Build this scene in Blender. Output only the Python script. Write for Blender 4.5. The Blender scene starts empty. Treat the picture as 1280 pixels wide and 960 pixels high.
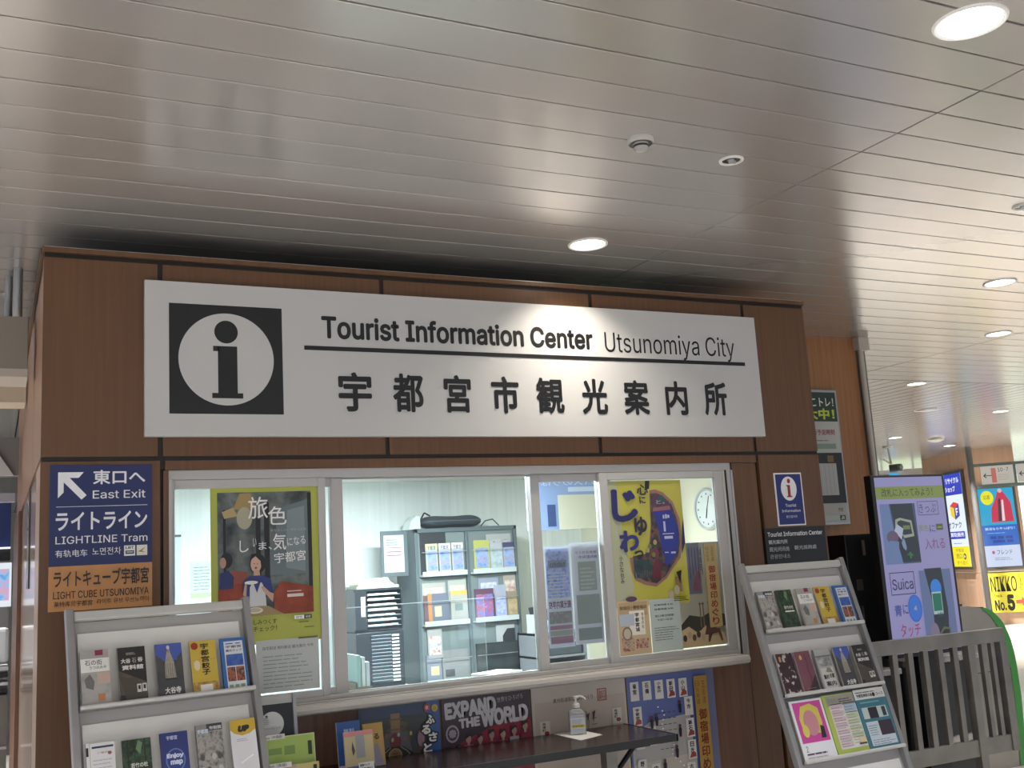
import bpy, math, random
from mathutils import Matrix, Vector
random.seed(7)
S = bpy.context.scene
C = S.collection
R = math.radians
PI = math.pi

# ------------------------------------------------------------------ camera
YAW, PITCH, ROLL = R(26.571), R(9.699), R(-3.409)
fw = Vector((math.sin(YAW)*math.cos(PITCH), math.cos(YAW)*math.cos(PITCH), math.sin(PITCH)))
rt = Vector((math.cos(YAW), -math.sin(YAW), 0)); up = rt.cross(fw)
r2 = rt*math.cos(ROLL)+up*math.sin(ROLL); u2 = -rt*math.sin(ROLL)+up*math.cos(ROLL)
cam_d = bpy.data.cameras.new('camera'); cam = bpy.data.objects.new('camera', cam_d); C.objects.link(cam)
m = Matrix((( r2.x, u2.x, -fw.x, 0), (r2.y, u2.y, -fw.y, 0), (r2.z, u2.z, -fw.z, 1.6), (0, 0, 0, 1)))
cam.matrix_world = m
cam_d.sensor_width = 36; cam_d.lens = 36*1313.56/1280; cam_d.clip_start = .05; cam_d.clip_end = 200
S.camera = cam
# ------------------------------------------------------------------ world, exposure
w = bpy.data.worlds.new('world'); S.world = w; w.use_nodes = True
w.node_tree.nodes['Background'].inputs[0].default_value = (.80, .88, 1.0, 1)
w.node_tree.nodes['Background'].inputs[1].default_value = .8
S.view_settings.view_transform = 'Standard'; S.view_settings.look = 'None'
S.view_settings.gamma = 1; S.view_settings.use_curve_mapping = False
S.view_settings.exposure = 0.0
SPREAD = 95
DOWN = 50.0       # watts of a concourse downlight
ROOM = 62.0       # watts of a booth ceiling panel

# ------------------------------------------------------------------ materials
def lin(c):
    c /= 255
    return c/12.92 if c <= .04045 else ((c+.055)/1.055)**2.4
def rgb(h):
    return (lin(int(h[0:2], 16)), lin(int(h[2:4], 16)), lin(int(h[4:6], 16)), 1)
MC = {}
def mat(h, rough=.5, metal=0, emit=0, spec=.5, name=None):
    k = (h, rough, metal, emit, spec)
    if k in MC: return MC[k]
    a = bpy.data.materials.new(name or 'paint_'+h); a.use_nodes = True
    b = a.node_tree.nodes['Principled BSDF']
    b.inputs['Base Color'].default_value = rgb(h); b.inputs['Roughness'].default_value = rough
    b.inputs['Metallic'].default_value = metal; b.inputs['Specular IOR Level'].default_value = spec
    if emit:
        b.inputs['Base Color'].default_value = (.02, .02, .02, 1)
        b.inputs['Emission Color'].default_value = rgb(h); b.inputs['Emission Strength'].default_value = emit
    MC[k] = a
    return a
def nodes(name, rough=.5, metal=0, spec=.5):
    a = bpy.data.materials.new(name); a.use_nodes = True
    nt = a.node_tree; b = nt.nodes['Principled BSDF']
    b.inputs['Roughness'].default_value = rough; b.inputs['Metallic'].default_value = metal
    b.inputs['Specular IOR Level'].default_value = spec
    return a, nt, b
def noisy(name, cols, scale=(1, 1, 1), rough=.5, metal=0, bump=0, detail=5, emit=0, const=False, nscale=1.0, spec=.5):
    a, nt, b = nodes(name, rough, metal, spec)
    tc = nt.nodes.new('ShaderNodeTexCoord'); mp = nt.nodes.new('ShaderNodeMapping'); mp.inputs['Scale'].default_value = scale
    n = nt.nodes.new('ShaderNodeTexNoise'); n.inputs['Detail'].default_value = detail; n.inputs['Scale'].default_value = nscale
    r = nt.nodes.new('ShaderNodeValToRGB')
    nt.links.new(tc.outputs['Object'], mp.inputs[0]); nt.links.new(mp.outputs[0], n.inputs['Vector']); nt.links.new(n.outputs['Fac'], r.inputs[0])
    e = r.color_ramp.elements
    k = len(cols)
    e[0].position = .3; e[0].color = rgb(cols[0]); e[1].position = .7; e[1].color = rgb(cols[-1])
    for i in range(1, k-1):
        q = e.new(.3+.4*i/(k-1)); q.color = rgb(cols[i])
    if const: r.color_ramp.interpolation = 'CONSTANT'
    nt.links.new(r.outputs[0], b.inputs['Base Color'])
    if emit:
        nt.links.new(r.outputs[0], b.inputs['Emission Color']); b.inputs['Emission Strength'].default_value = emit
        nt.links.remove(b.inputs['Base Color'].links[0]); b.inputs['Base Color'].default_value = (.02, .02, .02, 1)
    if bump:
        bp = nt.nodes.new('ShaderNodeBump'); bp.inputs['Strength'].default_value = bump; bp.inputs['Distance'].default_value = .002
        nt.links.new(n.outputs['Fac'], bp.inputs['Height']); nt.links.new(bp.outputs[0], b.inputs['Normal'])
    return a
PH = {}
def photo(cols, scale=30, emit=0, const=False):
    """printed photograph: soft blotches of the given inks"""
    k = (tuple(cols), scale, emit, const)
    if k not in PH: PH[k] = noisy('printed_photo', cols, (1, 1, 1), .45, emit=emit, const=const, nscale=scale)
    return PH[k]
WOOD = noisy('wood_veneer', ['5C3E27', '62432A', '68482D'], (50, 50, 1.3), .42, bump=.03)
WOOD_R = noisy('orange_wood_veneer', ['9A6A44', 'A5744C', 'AE7E54'], (40, 40, 1.4), .42)
WOOD_P = noisy('pale_wood_panel', ['B8957A', 'BE9C82', 'C4A388'], (10, 10, .6), .5)
WOOD_D = noisy('dark_wainscot', ['5F4235', '6A4B3C', '74543F'], (40, 40, 1.5), .45)
STRIP = mat('1C1512', .55)
CEIL = noisy('satin_ceiling_metal', ['BFBBB7', 'C5C1BD', 'C9C6C3'], (.7, .7, .7), .22, metal=.6, spec=.6)
CEILB = mat('242220', .9)
ALU = noisy('satin_aluminium', ['A8A8AA', 'B2B2B4'], (3, 3, 3), .35, metal=.7)
ALUW = mat('B4B2B1', .4, .15)
ALUD = noisy('worn_steel', ['6E6A66', '7C7873', '878380'], (4, 4, 12), .42, metal=.75)
GREYP = mat('B4B2B0', .5)
GREYC = mat('7E8286', .5)
WHITE = mat('D8D6D4', .5)
BLACK = mat('17181B', .45)
TABLE = noisy('dark_table_laminate', ['2E211F', '35262', '3A2A27'] if False else ['2E211F', '352624', '3A2A27'], (3, 20, 20), .22)
CURT = noisy('pleated_wall_cloth', ['DEE6E4', 'E6ECEA', 'ECF1EF'], (26, 26, .15), .7, detail=2)
FLOOR = noisy('polished_floor_stone', ['B8B3AC', 'C2BDB6', 'CCC7C0'], (3, 3, 3), .3)
def glass_mat():
    a = bpy.data.materials.new('clear_glass'); a.use_nodes = True; nt = a.node_tree
    nt.nodes.clear(); o = nt.nodes.new('ShaderNodeOutputMaterial'); mx = nt.nodes.new('ShaderNodeMixShader')
    t = nt.nodes.new('ShaderNodeBsdfTransparent'); g = nt.nodes.new('ShaderNodeBsdfGlossy'); f = nt.nodes.new('ShaderNodeFresnel')
    t.inputs[0].default_value = (.96, .98, .98, 1); g.inputs['Roughness'].default_value = .01; f.inputs[0].default_value = 1.45
    nt.links.new(f.outputs[0], mx.inputs[0]); nt.links.new(t.outputs[0], mx.inputs[1]); nt.links.new(g.outputs[0], mx.inputs[2])
    nt.links.new(mx.outputs[0], o.inputs[0]); return a
GLASS = glass_mat()
def clearplastic():
    a, nt, b = nodes('clear_plastic', .08); b.inputs['Base Color'].default_value = (.93, .95, .97, 1)
    b.inputs['Transmission Weight'].default_value = .82; b.inputs['IOR'].default_value = 1.3; return a
PLAST = clearplastic()

# ------------------------------------------------------------------ mesh builder
class MB:
    def __init__(s): s.v = []; s.f = []; s.mi = []; s.mats = []
    def m(s, a):
        if a not in s.mats: s.mats.append(a)
        return s.mats.index(a)
    def add(s, vs, fs, a):
        n = len(s.v); i = s.m(a); s.v += [tuple(p) for p in vs]
        for q in fs: s.f.append([k+n for k in q]); s.mi.append(i)
    def box(s, x0, x1, y0, y1, z0, z1, a, c=0):
        if c:     # chamfered long edges seen from below/front: small bevel ring on the z0 face
            vs = [(x0, y0, z0+c), (x1, y0, z0+c), (x1, y1, z0+c), (x0, y1, z0+c), (x0, y0, z1), (x1, y0, z1), (x1, y1, z1), (x0, y1, z1),
                  (x0+c, y0+c, z0), (x1-c, y0+c, z0), (x1-c, y1-c, z0), (x0+c, y1-c, z0)]
            fs = [(0, 1, 5, 4), (1, 2, 6, 5), (2, 3, 7, 6), (3, 0, 4, 7), (4, 5, 6, 7), (11, 10, 9, 8), (0, 8, 9, 1), (1, 9, 10, 2), (2, 10, 11, 3), (3, 11, 8, 0)]
        else:
            vs = [(x0, y0, z0), (x1, y0, z0), (x1, y1, z0), (x0, y1, z0), (x0, y0, z1), (x1, y0, z1), (x1, y1, z1), (x0, y1, z1)]
            fs = [(3, 2, 1, 0), (4, 5, 6, 7), (0, 1, 5, 4), (1, 2, 6, 5), (2, 3, 7, 6), (3, 0, 4, 7)]
        s.add(vs, fs, a); return s
    def prism(s, pts, y0, y1, a, plane='xz', side=None):
        n = len(pts)
        def P(p, t):
            return (p[0], t, p[1]) if plane == 'xz' else ((t, p[0], p[1]) if plane == 'yz' else (p[0], p[1], t))
        vs = [P(p, y0) for p in pts]+[P(p, y1) for p in pts]
        s.add(vs, [list(range(n)), list(range(2*n-1, n-1, -1))], a)
        s.add(vs, [(i, i+n, (i+1) % n+n, (i+1) % n) for i in range(n)], side or a); return s
    def tube(s, p0, p1, r, a, n=12, r1=None):
        p0 = Vector(p0); p1 = Vector(p1); d = (p1-p0).normalized(); q = d.to_track_quat('Z', 'Y').to_matrix()
        r1 = r if r1 is None else r1
        vs = [p0+q@Vector((r*math.cos(2*PI*i/n), r*math.sin(2*PI*i/n), 0)) for i in range(n)]
        vs += [p1+q@Vector((r1*math.cos(2*PI*i/n), r1*math.sin(2*PI*i/n), 0)) for i in range(n)]
        s.add(vs, [(i, (i+1) % n, (i+1) % n+n, i+n) for i in range(n)]+[list(range(n-1, -1, -1)), list(range(n, 2*n))], a); return s
    def path(s, pts, r, a, n=8):
        for i in range(len(pts)-1): s.tube(pts[i], pts[i+1], r, a, n)
        return s
    def lathe(s, prof, c, a, n=32):
        k = len(prof); vs = []
        for (r, z) in prof:
            for i in range(n): vs.append((c[0]+r*math.cos(2*PI*i/n), c[1]+r*math.sin(2*PI*i/n), c[2]+z))
        fs = []
        for j in range(k-1):
            for i in range(n): fs.append((j*n+i, j*n+(i+1) % n, (j+1)*n+(i+1) % n, (j+1)*n+i))
        s.add(vs, fs, a); return s
    def build(s, name, parent=None, bevel=0, smooth=False, loc=None, rot=None):
        me = bpy.data.meshes.new(name); me.from_pydata(s.v, [], s.f)
        for a in s.mats: me.materials.append(a)
        me.polygons.foreach_set('material_index', s.mi)
        if smooth:
            me.polygons.foreach_set('use_smooth', [True]*len(me.polygons))
            try: me.set_sharp_from_angle(angle=R(40))
            except Exception: pass
        me.update()
        o = bpy.data.objects.new(name, me); C.objects.link(o)
        if parent: o.parent = parent
        if bevel:
            b = o.modifiers.new('bevel', 'BEVEL'); b.width = bevel; b.segments = 2; b.limit_method = 'ANGLE'
        if loc: o.location = loc
        if rot: o.rotation_euler = rot
        return o
def empty(name, loc=(0, 0, 0), rot=(0, 0, 0)):
    o = bpy.data.objects.new(name, None); C.objects.link(o); o.location = loc; o.rotation_euler = rot; o.empty_display_size = .1
    return o
def tag(o, label=None, cat=None, group=None, kind=None):
    if label: o['label'] = label
    if cat: o['category'] = cat
    if group: o['group'] = group
    if kind: o['kind'] = kind
    return o
def struct(o, label=None, cat='wall'):
    o['kind'] = 'structure'; return tag(o, label, cat)

# ------------------------------------------------------------------ lettering
TX = {}
FONTS = {}
def font(name):
    """one of the typefaces that ship inside Blender itself; the default face if it is missing"""
    if name not in FONTS:
        FONTS[name] = None
        try:
            import os
            FONTS[name] = bpy.data.fonts.load(os.path.join(bpy.utils.system_resource('DATAFILES'), 'fonts', name))
        except Exception: pass
    return FONTS[name]
HELV = 'Inter.woff2'
def glyphs(t, bold, face=None):
    face = HELV if t.isascii() else None
    k = (t, bold, face)
    if k in TX: return TX[k]
    if bold > .005:      # heavier strokes: the glyph repeated a hair to each side
        vs, fs, bb = glyphs(t, 0, face); V = []; F = []
        dirs = [(0, 0)]+[(math.cos(PI*i/4), math.sin(PI*i/4)) for i in range(8)] if bold > .012 else [(-.8, 0), (.8, 0), (0, .5), (0, -.5)]
        for j, (dx, dy) in enumerate(dirs):
            n = len(V); V += [(x+dx*bold, y+dy*bold, j*1.5e-5) for x, y, z in vs]; F += [[i+n for i in f] for f in fs]
        if bold > .028:
            for dx, dy in [(math.cos(PI*i/3)*.5, math.sin(PI*i/3)*.5) for i in range(6)]:
                n = len(V); j += 1; V += [(x+dx*bold, y+dy*bold, j*1.5e-5) for x, y, z in vs]; F += [[i+n for i in f] for f in fs]
        bb = (bb[0]-bold, bb[1]-bold, bb[2]+bold, bb[3]+bold); TX[k] = (V, F, bb); return TX[k]
    cu = bpy.data.curves.new('lettering', 'FONT'); cu.body = t; cu.size = 1; cu.resolution_u = 3; cu.offset = 0
    if face and font(face): cu.font = font(face)
    ob = bpy.data.objects.new('lettering', cu)
    me = bpy.data.meshes.new_from_object(ob)
    vs = [tuple(v.co) for v in me.vertices]; fs = [list(p.vertices) for p in me.polygons]
    bpy.data.objects.remove(ob); bpy.data.curves.remove(cu); bpy.data.meshes.remove(me)
    if vs:
        bb = (min(v[0] for v in vs), min(v[1] for v in vs), max(v[0] for v in vs), max(v[1] for v in vs))
    else: bb = (0, 0, 1, 1)
    TX[k] = (vs, fs, bb); return TX[k]

class Sheet:
    """flat printed thing: origin bottom left, u to the right (+x), v up (+z), facing -y"""
    def __init__(s, w, h, base='FFFFFF', t=.002, rough=.45, emit=0, side=None, round_=0, pts=None):
        s.w, s.h, s.t, s.rough, s.emit = w, h, t, rough, emit
        s.b = MB(); s.k = 0
        a = s.c(base)
        if pts is None:
            pts = [(0, 0), (w, 0), (w, h), (0, h)]
            if round_:
                pts = []
                for cx, cy, a0 in ((w-round_, round_, -90), (w-round_, h-round_, 0), (round_, h-round_, 90), (round_, round_, 180)):
                    for i in range(5): pts.append((cx+round_*math.cos(R(a0+22.5*i)), cy+round_*math.sin(R(a0+22.5*i))))
        s.b.prism(pts, -t, 0, a, side=mat(side, .5) if side else a)
    def c(s, col):
        if isinstance(col, str):
            if not s.emit:      # camera haze painted into the printing inks: a touch greyer
                q = [int(col[k:k+2], 16) for k in (0, 2, 4)]; g = .3*q[0]+.59*q[1]+.11*q[2]
                col = '%02X%02X%02X' % tuple(int(v*.84+g*.16) for v in q)
            return mat(col, s.rough, 0, s.emit)
        return col
    def layer(s):
        s.k += 1; return -s.t-.0003*s.k
    def poly(s, pts, col):
        y = s.layer(); n = len(pts); ar = sum(pts[i][0]*pts[(i+1) % n][1]-pts[(i+1) % n][0]*pts[i][1] for i in range(n))
        if ar < 0: pts = pts[::-1]
        s.b.add([(p[0], y, p[1]) for p in pts], [list(range(n))], s.c(col)); return s
    def rect(s, u0, v0, u1, v1, col): return s.poly([(u0, v0), (u1, v0), (u1, v1), (u0, v1)], col)
    def rects(s, rs, col):
        y = s.layer()
        for u0, v0, u1, v1 in rs: s.b.add([(u0, y, v0), (u1, y, v0), (u1, y, v1), (u0, y, v1)], [(0, 1, 2, 3)], s.c(col))
        return s
    def ell(s, cu, cv, ru, rv, col, n=32): return s.poly([(cu+ru*math.cos(2*PI*i/n), cv+rv*math.sin(2*PI*i/n)) for i in range(n)], col)
    def stroke(s, pts, wd, col):
        y = s.layer()
        for i in range(len(pts)-1):
            a = Vector(pts[i]); b = Vector(pts[i+1]); d = (b-a).normalized(); n = Vector((-d.y, d.x))*wd/2; a = a-d*wd*.2; b = b+d*wd*.2
            q = [a-n, b-n, b+n, a+n]; s.b.add([(p.x, y, p.y) for p in q], [(0, 1, 2, 3)], s.c(col))
        return s
    def frame(s, u0, v0, u1, v1, wd, col):
        return s.rects([(u0, v0, u1, v0+wd), (u0, v1-wd, u1, v1), (u0, v0+wd, u0+wd, v1-wd), (u1-wd, v0+wd, u1, v1-wd)], col)
    def text(s, t, u0, v0, u1, v1, col, bold=0, rot=0, shear=0, mirror=False, face=None):
        vs, fs, bb = glyphs(t, bold, face); y = s.layer()
        sx = (u1-u0)/max(bb[2]-bb[0], 1e-6); sy = (v1-v0)/max(bb[3]-bb[1], 1e-6); cu, cv = (u0+u1)/2, (v0+v1)/2
        out = []
        for x, z, dz in vs:
            px = (x-bb[0])*sx-(u1-u0)/2; pz = (z-bb[1])*sy-(v1-v0)/2
            if mirror: px = -px
            px += shear*pz
            c, n = math.cos(R(rot)), math.sin(R(rot))
            out.append((cu+px*c-pz*n, y-dz, cv+px*n+pz*c))
        s.b.add(out, fs, s.c(col)); return s
    def vtext(s, t, u0, v0, u1, v1, col, bold=0, gap=.12):
        n = len(t); ch = (v1-v0)/n
        for i, q in enumerate(t):
            top = v1-i*ch; s.k -= (1 if i else 0)
            s.text(q, u0, top-ch*(1-gap/2), u1, top-ch*gap/2, col, bold)
        return s
    def lines(s, u0, v0, u1, v1, n, col, fill=.45, seed=1):
        """fine print too small to read"""
        r = random.Random(seed); rs = []; p = (v1-v0)/n
        for i in range(n):
            u = u0; z = v1-(i+1)*p
            e = u0+(u1-u0)*r.uniform(.7, 1)
            while u < e:
                l = (u1-u0)*r.uniform(.08, .3); rs.append((u, z, min(u+l, e), z+p*fill)); u += l+(u1-u0)*.025
        return s.rects(rs, col)
    def build(s, name, loc, rot=(0, 0, 0), parent=None, label=None, cat=None, group=None):
        o = s.b.build(name, parent, loc=loc, rot=rot)
        return tag(o, label, cat, group)

# ================================================================== THE SETTING
# ---- floor
b = MB(); b.box(-6, 22, -6, 24, -.12, 0, FLOOR); struct(b.build('floor'), 'polished grey stone concourse floor', 'floor')
# ---- ceiling: planks along x in front of and above the booth
ceil = struct(empty('ceiling', (0, 0, 3.2)), 'pale satin metal plank ceiling with dark joints', 'ceiling')
b = MB(); b.box(-6, 22, -6, 24, .030, .08, CEILB); b.build('backing', ceil)
b = MB(); b.box(-6, 22, -6, 1.048, 0, .02, CEIL); b.build('plain_ceiling', ceil)
XS = [-3.0, 3.206, 7.44, 11.7, 16.0]
pm = {}
y = 1.05; n = 0
while y < 7.6:
    for i in range(len(XS)-1):
        if i >= 2 and y < 3.4: continue
        L = XS[i+1]-XS[i]
        if i not in pm:
            b = MB(); b.box(.004, L-.004, 0, .1915, 0, .022, CEIL, c=.001); o = b.build('plank', ceil); pm[i] = o
        else:
            o = pm[i].copy(); C.objects.link(o)
        o.location = (XS[i], y+random.uniform(-.0006, .0006), random.uniform(-.0005, .0005)); n += 1
    y += .2
b = MB()
b.box(16.0, 22, 1.05, 7.64, 0, .02, CEIL); b.box(7.44, 16, 1.05, 3.45, 0, .02, CEIL)
b.build('plain_ceiling', ceil)
# beyond the cross joint the planks run the other way: too fine to tell apart
b = MB(); x = -3
while x < 21.9:
    b.box(x, x+.190, 7.665, 24, 0, .02, CEIL, c=.003); x += .2
o = b.build('far_planks', ceil); o['kind'] = 'stuff'

# ---- booth front wall (face at y = 4.8)
wf = struct(empty('wall_front', (0, 4.8, 0)), 'brown wood panelled front wall of the information booth', 'wall')
wf_off = -4.8
def P(name, x0, x1, z0, z1, a, y0=0.0, y1=.03, parent=None, bevel=0):
    b = MB(); b.box(x0, x1, y0, y1, z0, z1, a); return b.build(name, parent or wf, bevel)
P('backing_board', .178, 4.41, 2.10, 3.05, STRIP, .008, .10)
gx = [.176, .656, 1.708, 2.906, 3.944, 4.41]
for i in range(5):
    P('wood_panel', gx[i]+(.011 if i else 0), gx[i+1]-(.011 if i < 4 else 0), 2.156, 3.028, WOOD)
P('crown_board', .170, 4.415, 3.050, 3.072, WOOD, -.012, .05)
P('crown_board', .176, 4.41, 3.072, 3.078, ALU, .0, 1.28)
# piers
P('wood_panel', .176, .655, 0, 2.136, WOOD)
P('wood_panel', 3.958, 4.41, 0, 2.136, WOOD)
P('wood_panel', .676, 3.94, 2.094, 2.136, WOOD)
P('wood_panel', 3.765, 3.936, 0, 2.092, WOOD, .006)
P('wood_panel', .69, 3.76, 0, .985, WOOD_D, .004)
P('backing_board', .178, .69, 0, 2.12, STRIP, .02, .10); P('backing_board', 3.76, 4.41, 0, 2.12, STRIP, .034, .10)
P('window_reveal', .668, .690, 0, 2.092, WOOD, -.004, .04)
P('roof_board', .176, 4.41, 3.0, 3.05, STRIP, .1, 1.3)
# booth right outer wall
b = MB(); b.box(4.34, 4.41, 4.83, 7.62, 0, 3.05, WOOD); struct(b.build('wall_right'), 'right outer side wall of the booth', 'wall')
# ---- booth left side wall x = .176
wl = struct(empty('wall_left', (.176, 4.83, 0)), 'left side wall of the booth, wood above a glossy panel coloured pale for its reflections', 'wall')
def Q(name, y0, y1, z0, z1, a, x0=0, x1=.03, bevel=0):
    b = MB(); b.box(x0, x1, y0-4.83, y1-4.83, z0, z1, a); return b.build(name, wl, bevel)
PINK = noisy('side_veneer', ['8F6A52', '9C765D', 'A8826A'], (30, 30, 1.5), .3)
Q('backing_board', 4.83, 9.3, 0, 3.05, STRIP, .012, .06)
Q('wood_panel', 4.83, 5.75, 2.16, 3.028, PINK); Q('wood_panel', 5.77, 7.9, 2.16, 3.028, PINK); Q('wood_panel', 7.92, 9.3, 2.16, 3.028, PINK)
Q('wood_panel', 4.83, 5.25, 0, 2.136, noisy('pale_side_veneer', ['B0937E', 'BC9F8A', 'C4A894'], (30, 30, 1.5), .3))
Q('glossy_panel', 5.27, 7.7, 0, 2.136, mat('C0ADA0', .12), .004)  # pale base colour stands in for white reflections on the panel
Q('wood_jamb', 7.72, 9.3, 0, 2.136, WOOD_D, -.02)
Q('crown_board', 4.83, 9.3, 3.05, 3.074, WOOD, -.012)
# oval information mark on the side panel
sh = Sheet(.34, .52, '3A3635', .004, .25); sh.ell(.17, .26, .14, .22, 'D8D6D2').ell(.17, .26, .115, .19, '3A3635').ell(.17, .36, .03, .035, 'D8D6D2').rect(.145, .13, .195, .31, 'D8D6D2')
sh.build('side_sign', (.178, 6.45, 1.62), (0, 0, -PI/2), label='narrow dark sign with a white oval ring on the left side of the booth', cat='sign')

# ---- booth interior
b = MB(); b.box(.24, 4.34, 7.5, 7.6, 0, 3.0, CURT); struct(b.build('wall_back'), 'pale pleated back wall inside the booth', 'wall')
b = MB(); b.box(4.30, 4.338, 4.9, 7.5, 0, 2.26, mat('E6DFC4', .7)); struct(b.build('wall_inner_right'), 'cream inner right wall of the booth', 'wall')
b = MB(); b.box(.205, .24, 4.9, 7.6, 0, 3.0, mat('DDE4E2', .7)); struct(b.build('wall_inner_left'), 'white inner left wall of the booth', 'wall')
b = MB(); b.box(.24, 4.30, 4.9, 7.5, 2.26, 2.30, mat('DCDAD0', .8)); struct(b.build('ceiling_inner'), 'low white ceiling inside the booth', 'ceiling')

# ---- window of four sliding sashes
win = struct(empty('window_1', (.69, 4.8, 1.045)), 'long white aluminium sliding service window', 'window')
def Wn(name, x0, x1, y0, y1, z0, z1, a=ALUW, bevel=.002, parent=None):
    b = MB(); b.box(x0-.69, x1-.69, y0-4.8, y1-4.8, z0-1.045, z1-1.045, a); return b.build(name, parent or win, bevel)
Wn('frame_head', .69, 3.76, 4.812, 4.90, 2.052, 2.094); Wn('frame_sill', .69, 3.70, 4.80, 4.90, 1.045, 1.062)
Wn('frame_jamb', .69, .704, 4.792, 4.90, 1.062, 2.052); Wn('frame_jamb', 3.70, 3.762, 4.797, 4.90, 1.0, 2.052)
Wn('frame_jamb', 3.704, 3.712, 4.790, 4.797, 1.0, 2.052, STRIP, 0); Wn('frame_jamb', 3.742, 3.748, 4.788, 4.797, 1.0, 2.052, ALU, 0)
def sash(x0, x1, gx0, gx1, y0, z0=1.062, z1=2.05, gz0=1.092, gz1=2.011):
    s_ = empty('sash', (x0-.69, y0-4.8, z0-1.045)); s_.parent = win
    def q(name, a0, a1, c0, c1, a=ALUW, d0=0, d1=.028, bv=.002):
        b = MB(); b.box(a0-x0, a1-x0, d0, d1, c0-z0, c1-z0, a); o = b.build(name, s_, bv); return o
    q('stile', x0, gx0, z0, z1); q('stile', gx1, x1, z0, z1); q('rail', gx0, gx1, z0, gz0); q('rail', gx0, gx1, gz1, z1)
    q('pane', gx0, gx1, gz0, gz1, GLASS, .011, .016, 0)
    return s_
sash(.704, 1.397, .718, 1.362, 4.815)
sash(1.385, 1.492, 1.40, 1.432, 4.850)
sash(1.432, 2.494, 1.490, 2.492, 4.864, gz0=1.064, gz1=2.045)
sash(2.492, 2.938, 2.543, 2.890, 4.842)
sash(2.890, 3.70, 2.940, 3.640, 4.812)
# ledge
led = empty('service_ledge', (.69, 4.8, 1.0))
b = MB(); prof = [(-.115, .008), (-.12, .022), (-.115, .038), (-.10, .045), (.10, .045), (.10, 0), (-.10, 0)]
b.prism([(p[0], p[1]) for p in prof][::-1], 0, 2.985, mat('B8B4B0', .3), plane='yz'); b.build('nosing_board', led, smooth=False)
b = MB(); b.box(0, 3.01, -.085, -.082, .0455, .047, mat('6A6866', .5)); b.build('groove', led)
tag(led, 'long pale stone ledge below the service window', 'ledge')

# ================================================================== MAIN SIGN
W_, H_ = 3.416, .705
X0, Z0 = .587, 2.240
sg = empty('main_sign', (X0, 4.80, Z0))
sh = Sheet(W_, H_, 'BFBEBE', .03, .38, side='C8C6C4')
def sx(x): return x-X0
def sz(z): return z-Z0
K = '151518'
sh.rect(sx(.690), sz(2.341), sx(1.199), sz(2.845), K)
sh.ell(sx(.9435), sz(2.594), .2135, .2135, 'BFBEBE', 64)
sh.ell(sx(.941), sz(2.7205), .053, .0535, K, 40)
sh.rects([(sx(.903), sz(2.437), sx(.990), sz(2.654)), (sx(.882), sz(2.630), sx(.910), sz(2.654)), (sx(.876), sz(2.413), sx(1.014), sz(2.437))], K)
sh.text('Tourist Information Center', sx(1.388), sz(2.709), sx(2.887), sz(2.824), K, .025)
sh.text('Utsunomiya City', sx(2.962), sz(2.672), sx(3.836), sz(2.814), K, 0)
sh.rect(sx(1.302), sz(2.651), sx(3.903), sz(2.672), K)
for (a, c), q in zip([(1.462, 1.628), (1.735, 1.895), (2.004, 2.152), (2.265, 2.422), (2.522, 2.686), (2.794, 2.952), (3.056, 3.219), (3.328, 3.475), (3.589, 3.749)], '宇都宮市観光案内所'):
    sh.text(q, sx(a), sz(2.358), sx(c), sz(2.550), K, .029); sh.k -= 1
sh.build('sign_board', (0, 0, 0), parent=sg)
b = MB()
for x in (.3, 1.7, 3.1): b.box(x, x+.05, -.001, .0, .1, .6, ALU)
tag(sg, 'long white sign board with black letters across the top of the booth', 'sign')

# East exit sign
sh = Sheet(.408, .604, '1E2A66', .006, .35, side='8A8A8C'); X0, Z0 = .2125, 1.516
NV = 'E4E4EC'
sh.rect(0, 0, .408, .183, 'C88648')
a0, c0 = sx(.244), sz(2.090)
sh.poly([(a0, c0), (a0+.100, c0), (a0+.080, c0-.024), (a0+.045, c0-.024), (a0+.112, c0-.098), (a0+.092, c0-.116), (a0+.022, c0-.042), (a0+.022, c0-.085), (a0, c0-.108)], NV)
sh.text('東口へ', sx(.381), sz(2.037), sx(.592), sz(2.098), NV, .02).text('East Exit', sx(.380), sz(1.976), sx(.593), sz(2.012), NV, .008)
sh.rect(sx(.238), sz(1.944), sx(.601), sz(1.946), NV)
sh.text('ライトライン', sx(.237), sz(1.846), sx(.600), sz(1.922), NV, .022).text('LIGHTLINE Tram', sx(.237), sz(1.790), sx(.601), sz(1.822), NV, .006)
sh.text('有轨电车', sx(.237), sz(1.736), sx(.361), sz(1.766), NV, .004).text('노면전차', sx(.380), sz(1.739), sx(.494), sz(1.770), NV, .004)
sh.rect(sx(.506), sz(1.730), sx(.551), sz(1.774), 'E8E8EA').rect(sx(.557), sz(1.730), sx(.600), sz(1.774), 'E8E4DA')
sh.text('LRT', sx(.512), sz(1.759), sx(.546), sz(1.770), '222222', .02).rect(sx(.512), sz(1.738), sx(.546), sz(1.752), '333333').rect(sx(.516), sz(1.743), sx(.542), sz(1.748), 'C8C8D0')
sh.poly([(sx(.562), sz(1.746)), (sx(.594), sz(1.742)), (sx(.578), sz(1.748)), (sx(.592), sz(1.766)), (sx(.572), sz(1.752))], 'A88830')
BR = '33201A'
sh.text('ライトキューブ宇都宮', sx(.232), sz(1.612), sx(.606), sz(1.682), BR, .016).text('LIGHT CUBE UTSUNOMIYA', sx(.231), sz(1.566), sx(.606), sz(1.596), BR, .006)
sh.text('莱特库贝宇都宫', sx(.234), sz(1.534), sx(.382), sz(1.556), BR, .006).text('라이트 큐브 우쓰노미야', sx(.400), sz(1.536), sx(.608), sz(1.558), BR, 0)
sh.build('direction_sign', (X0, 4.8, Z0), label='navy and orange direction sign to the East Exit, left of the window', cat='sign')
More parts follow.
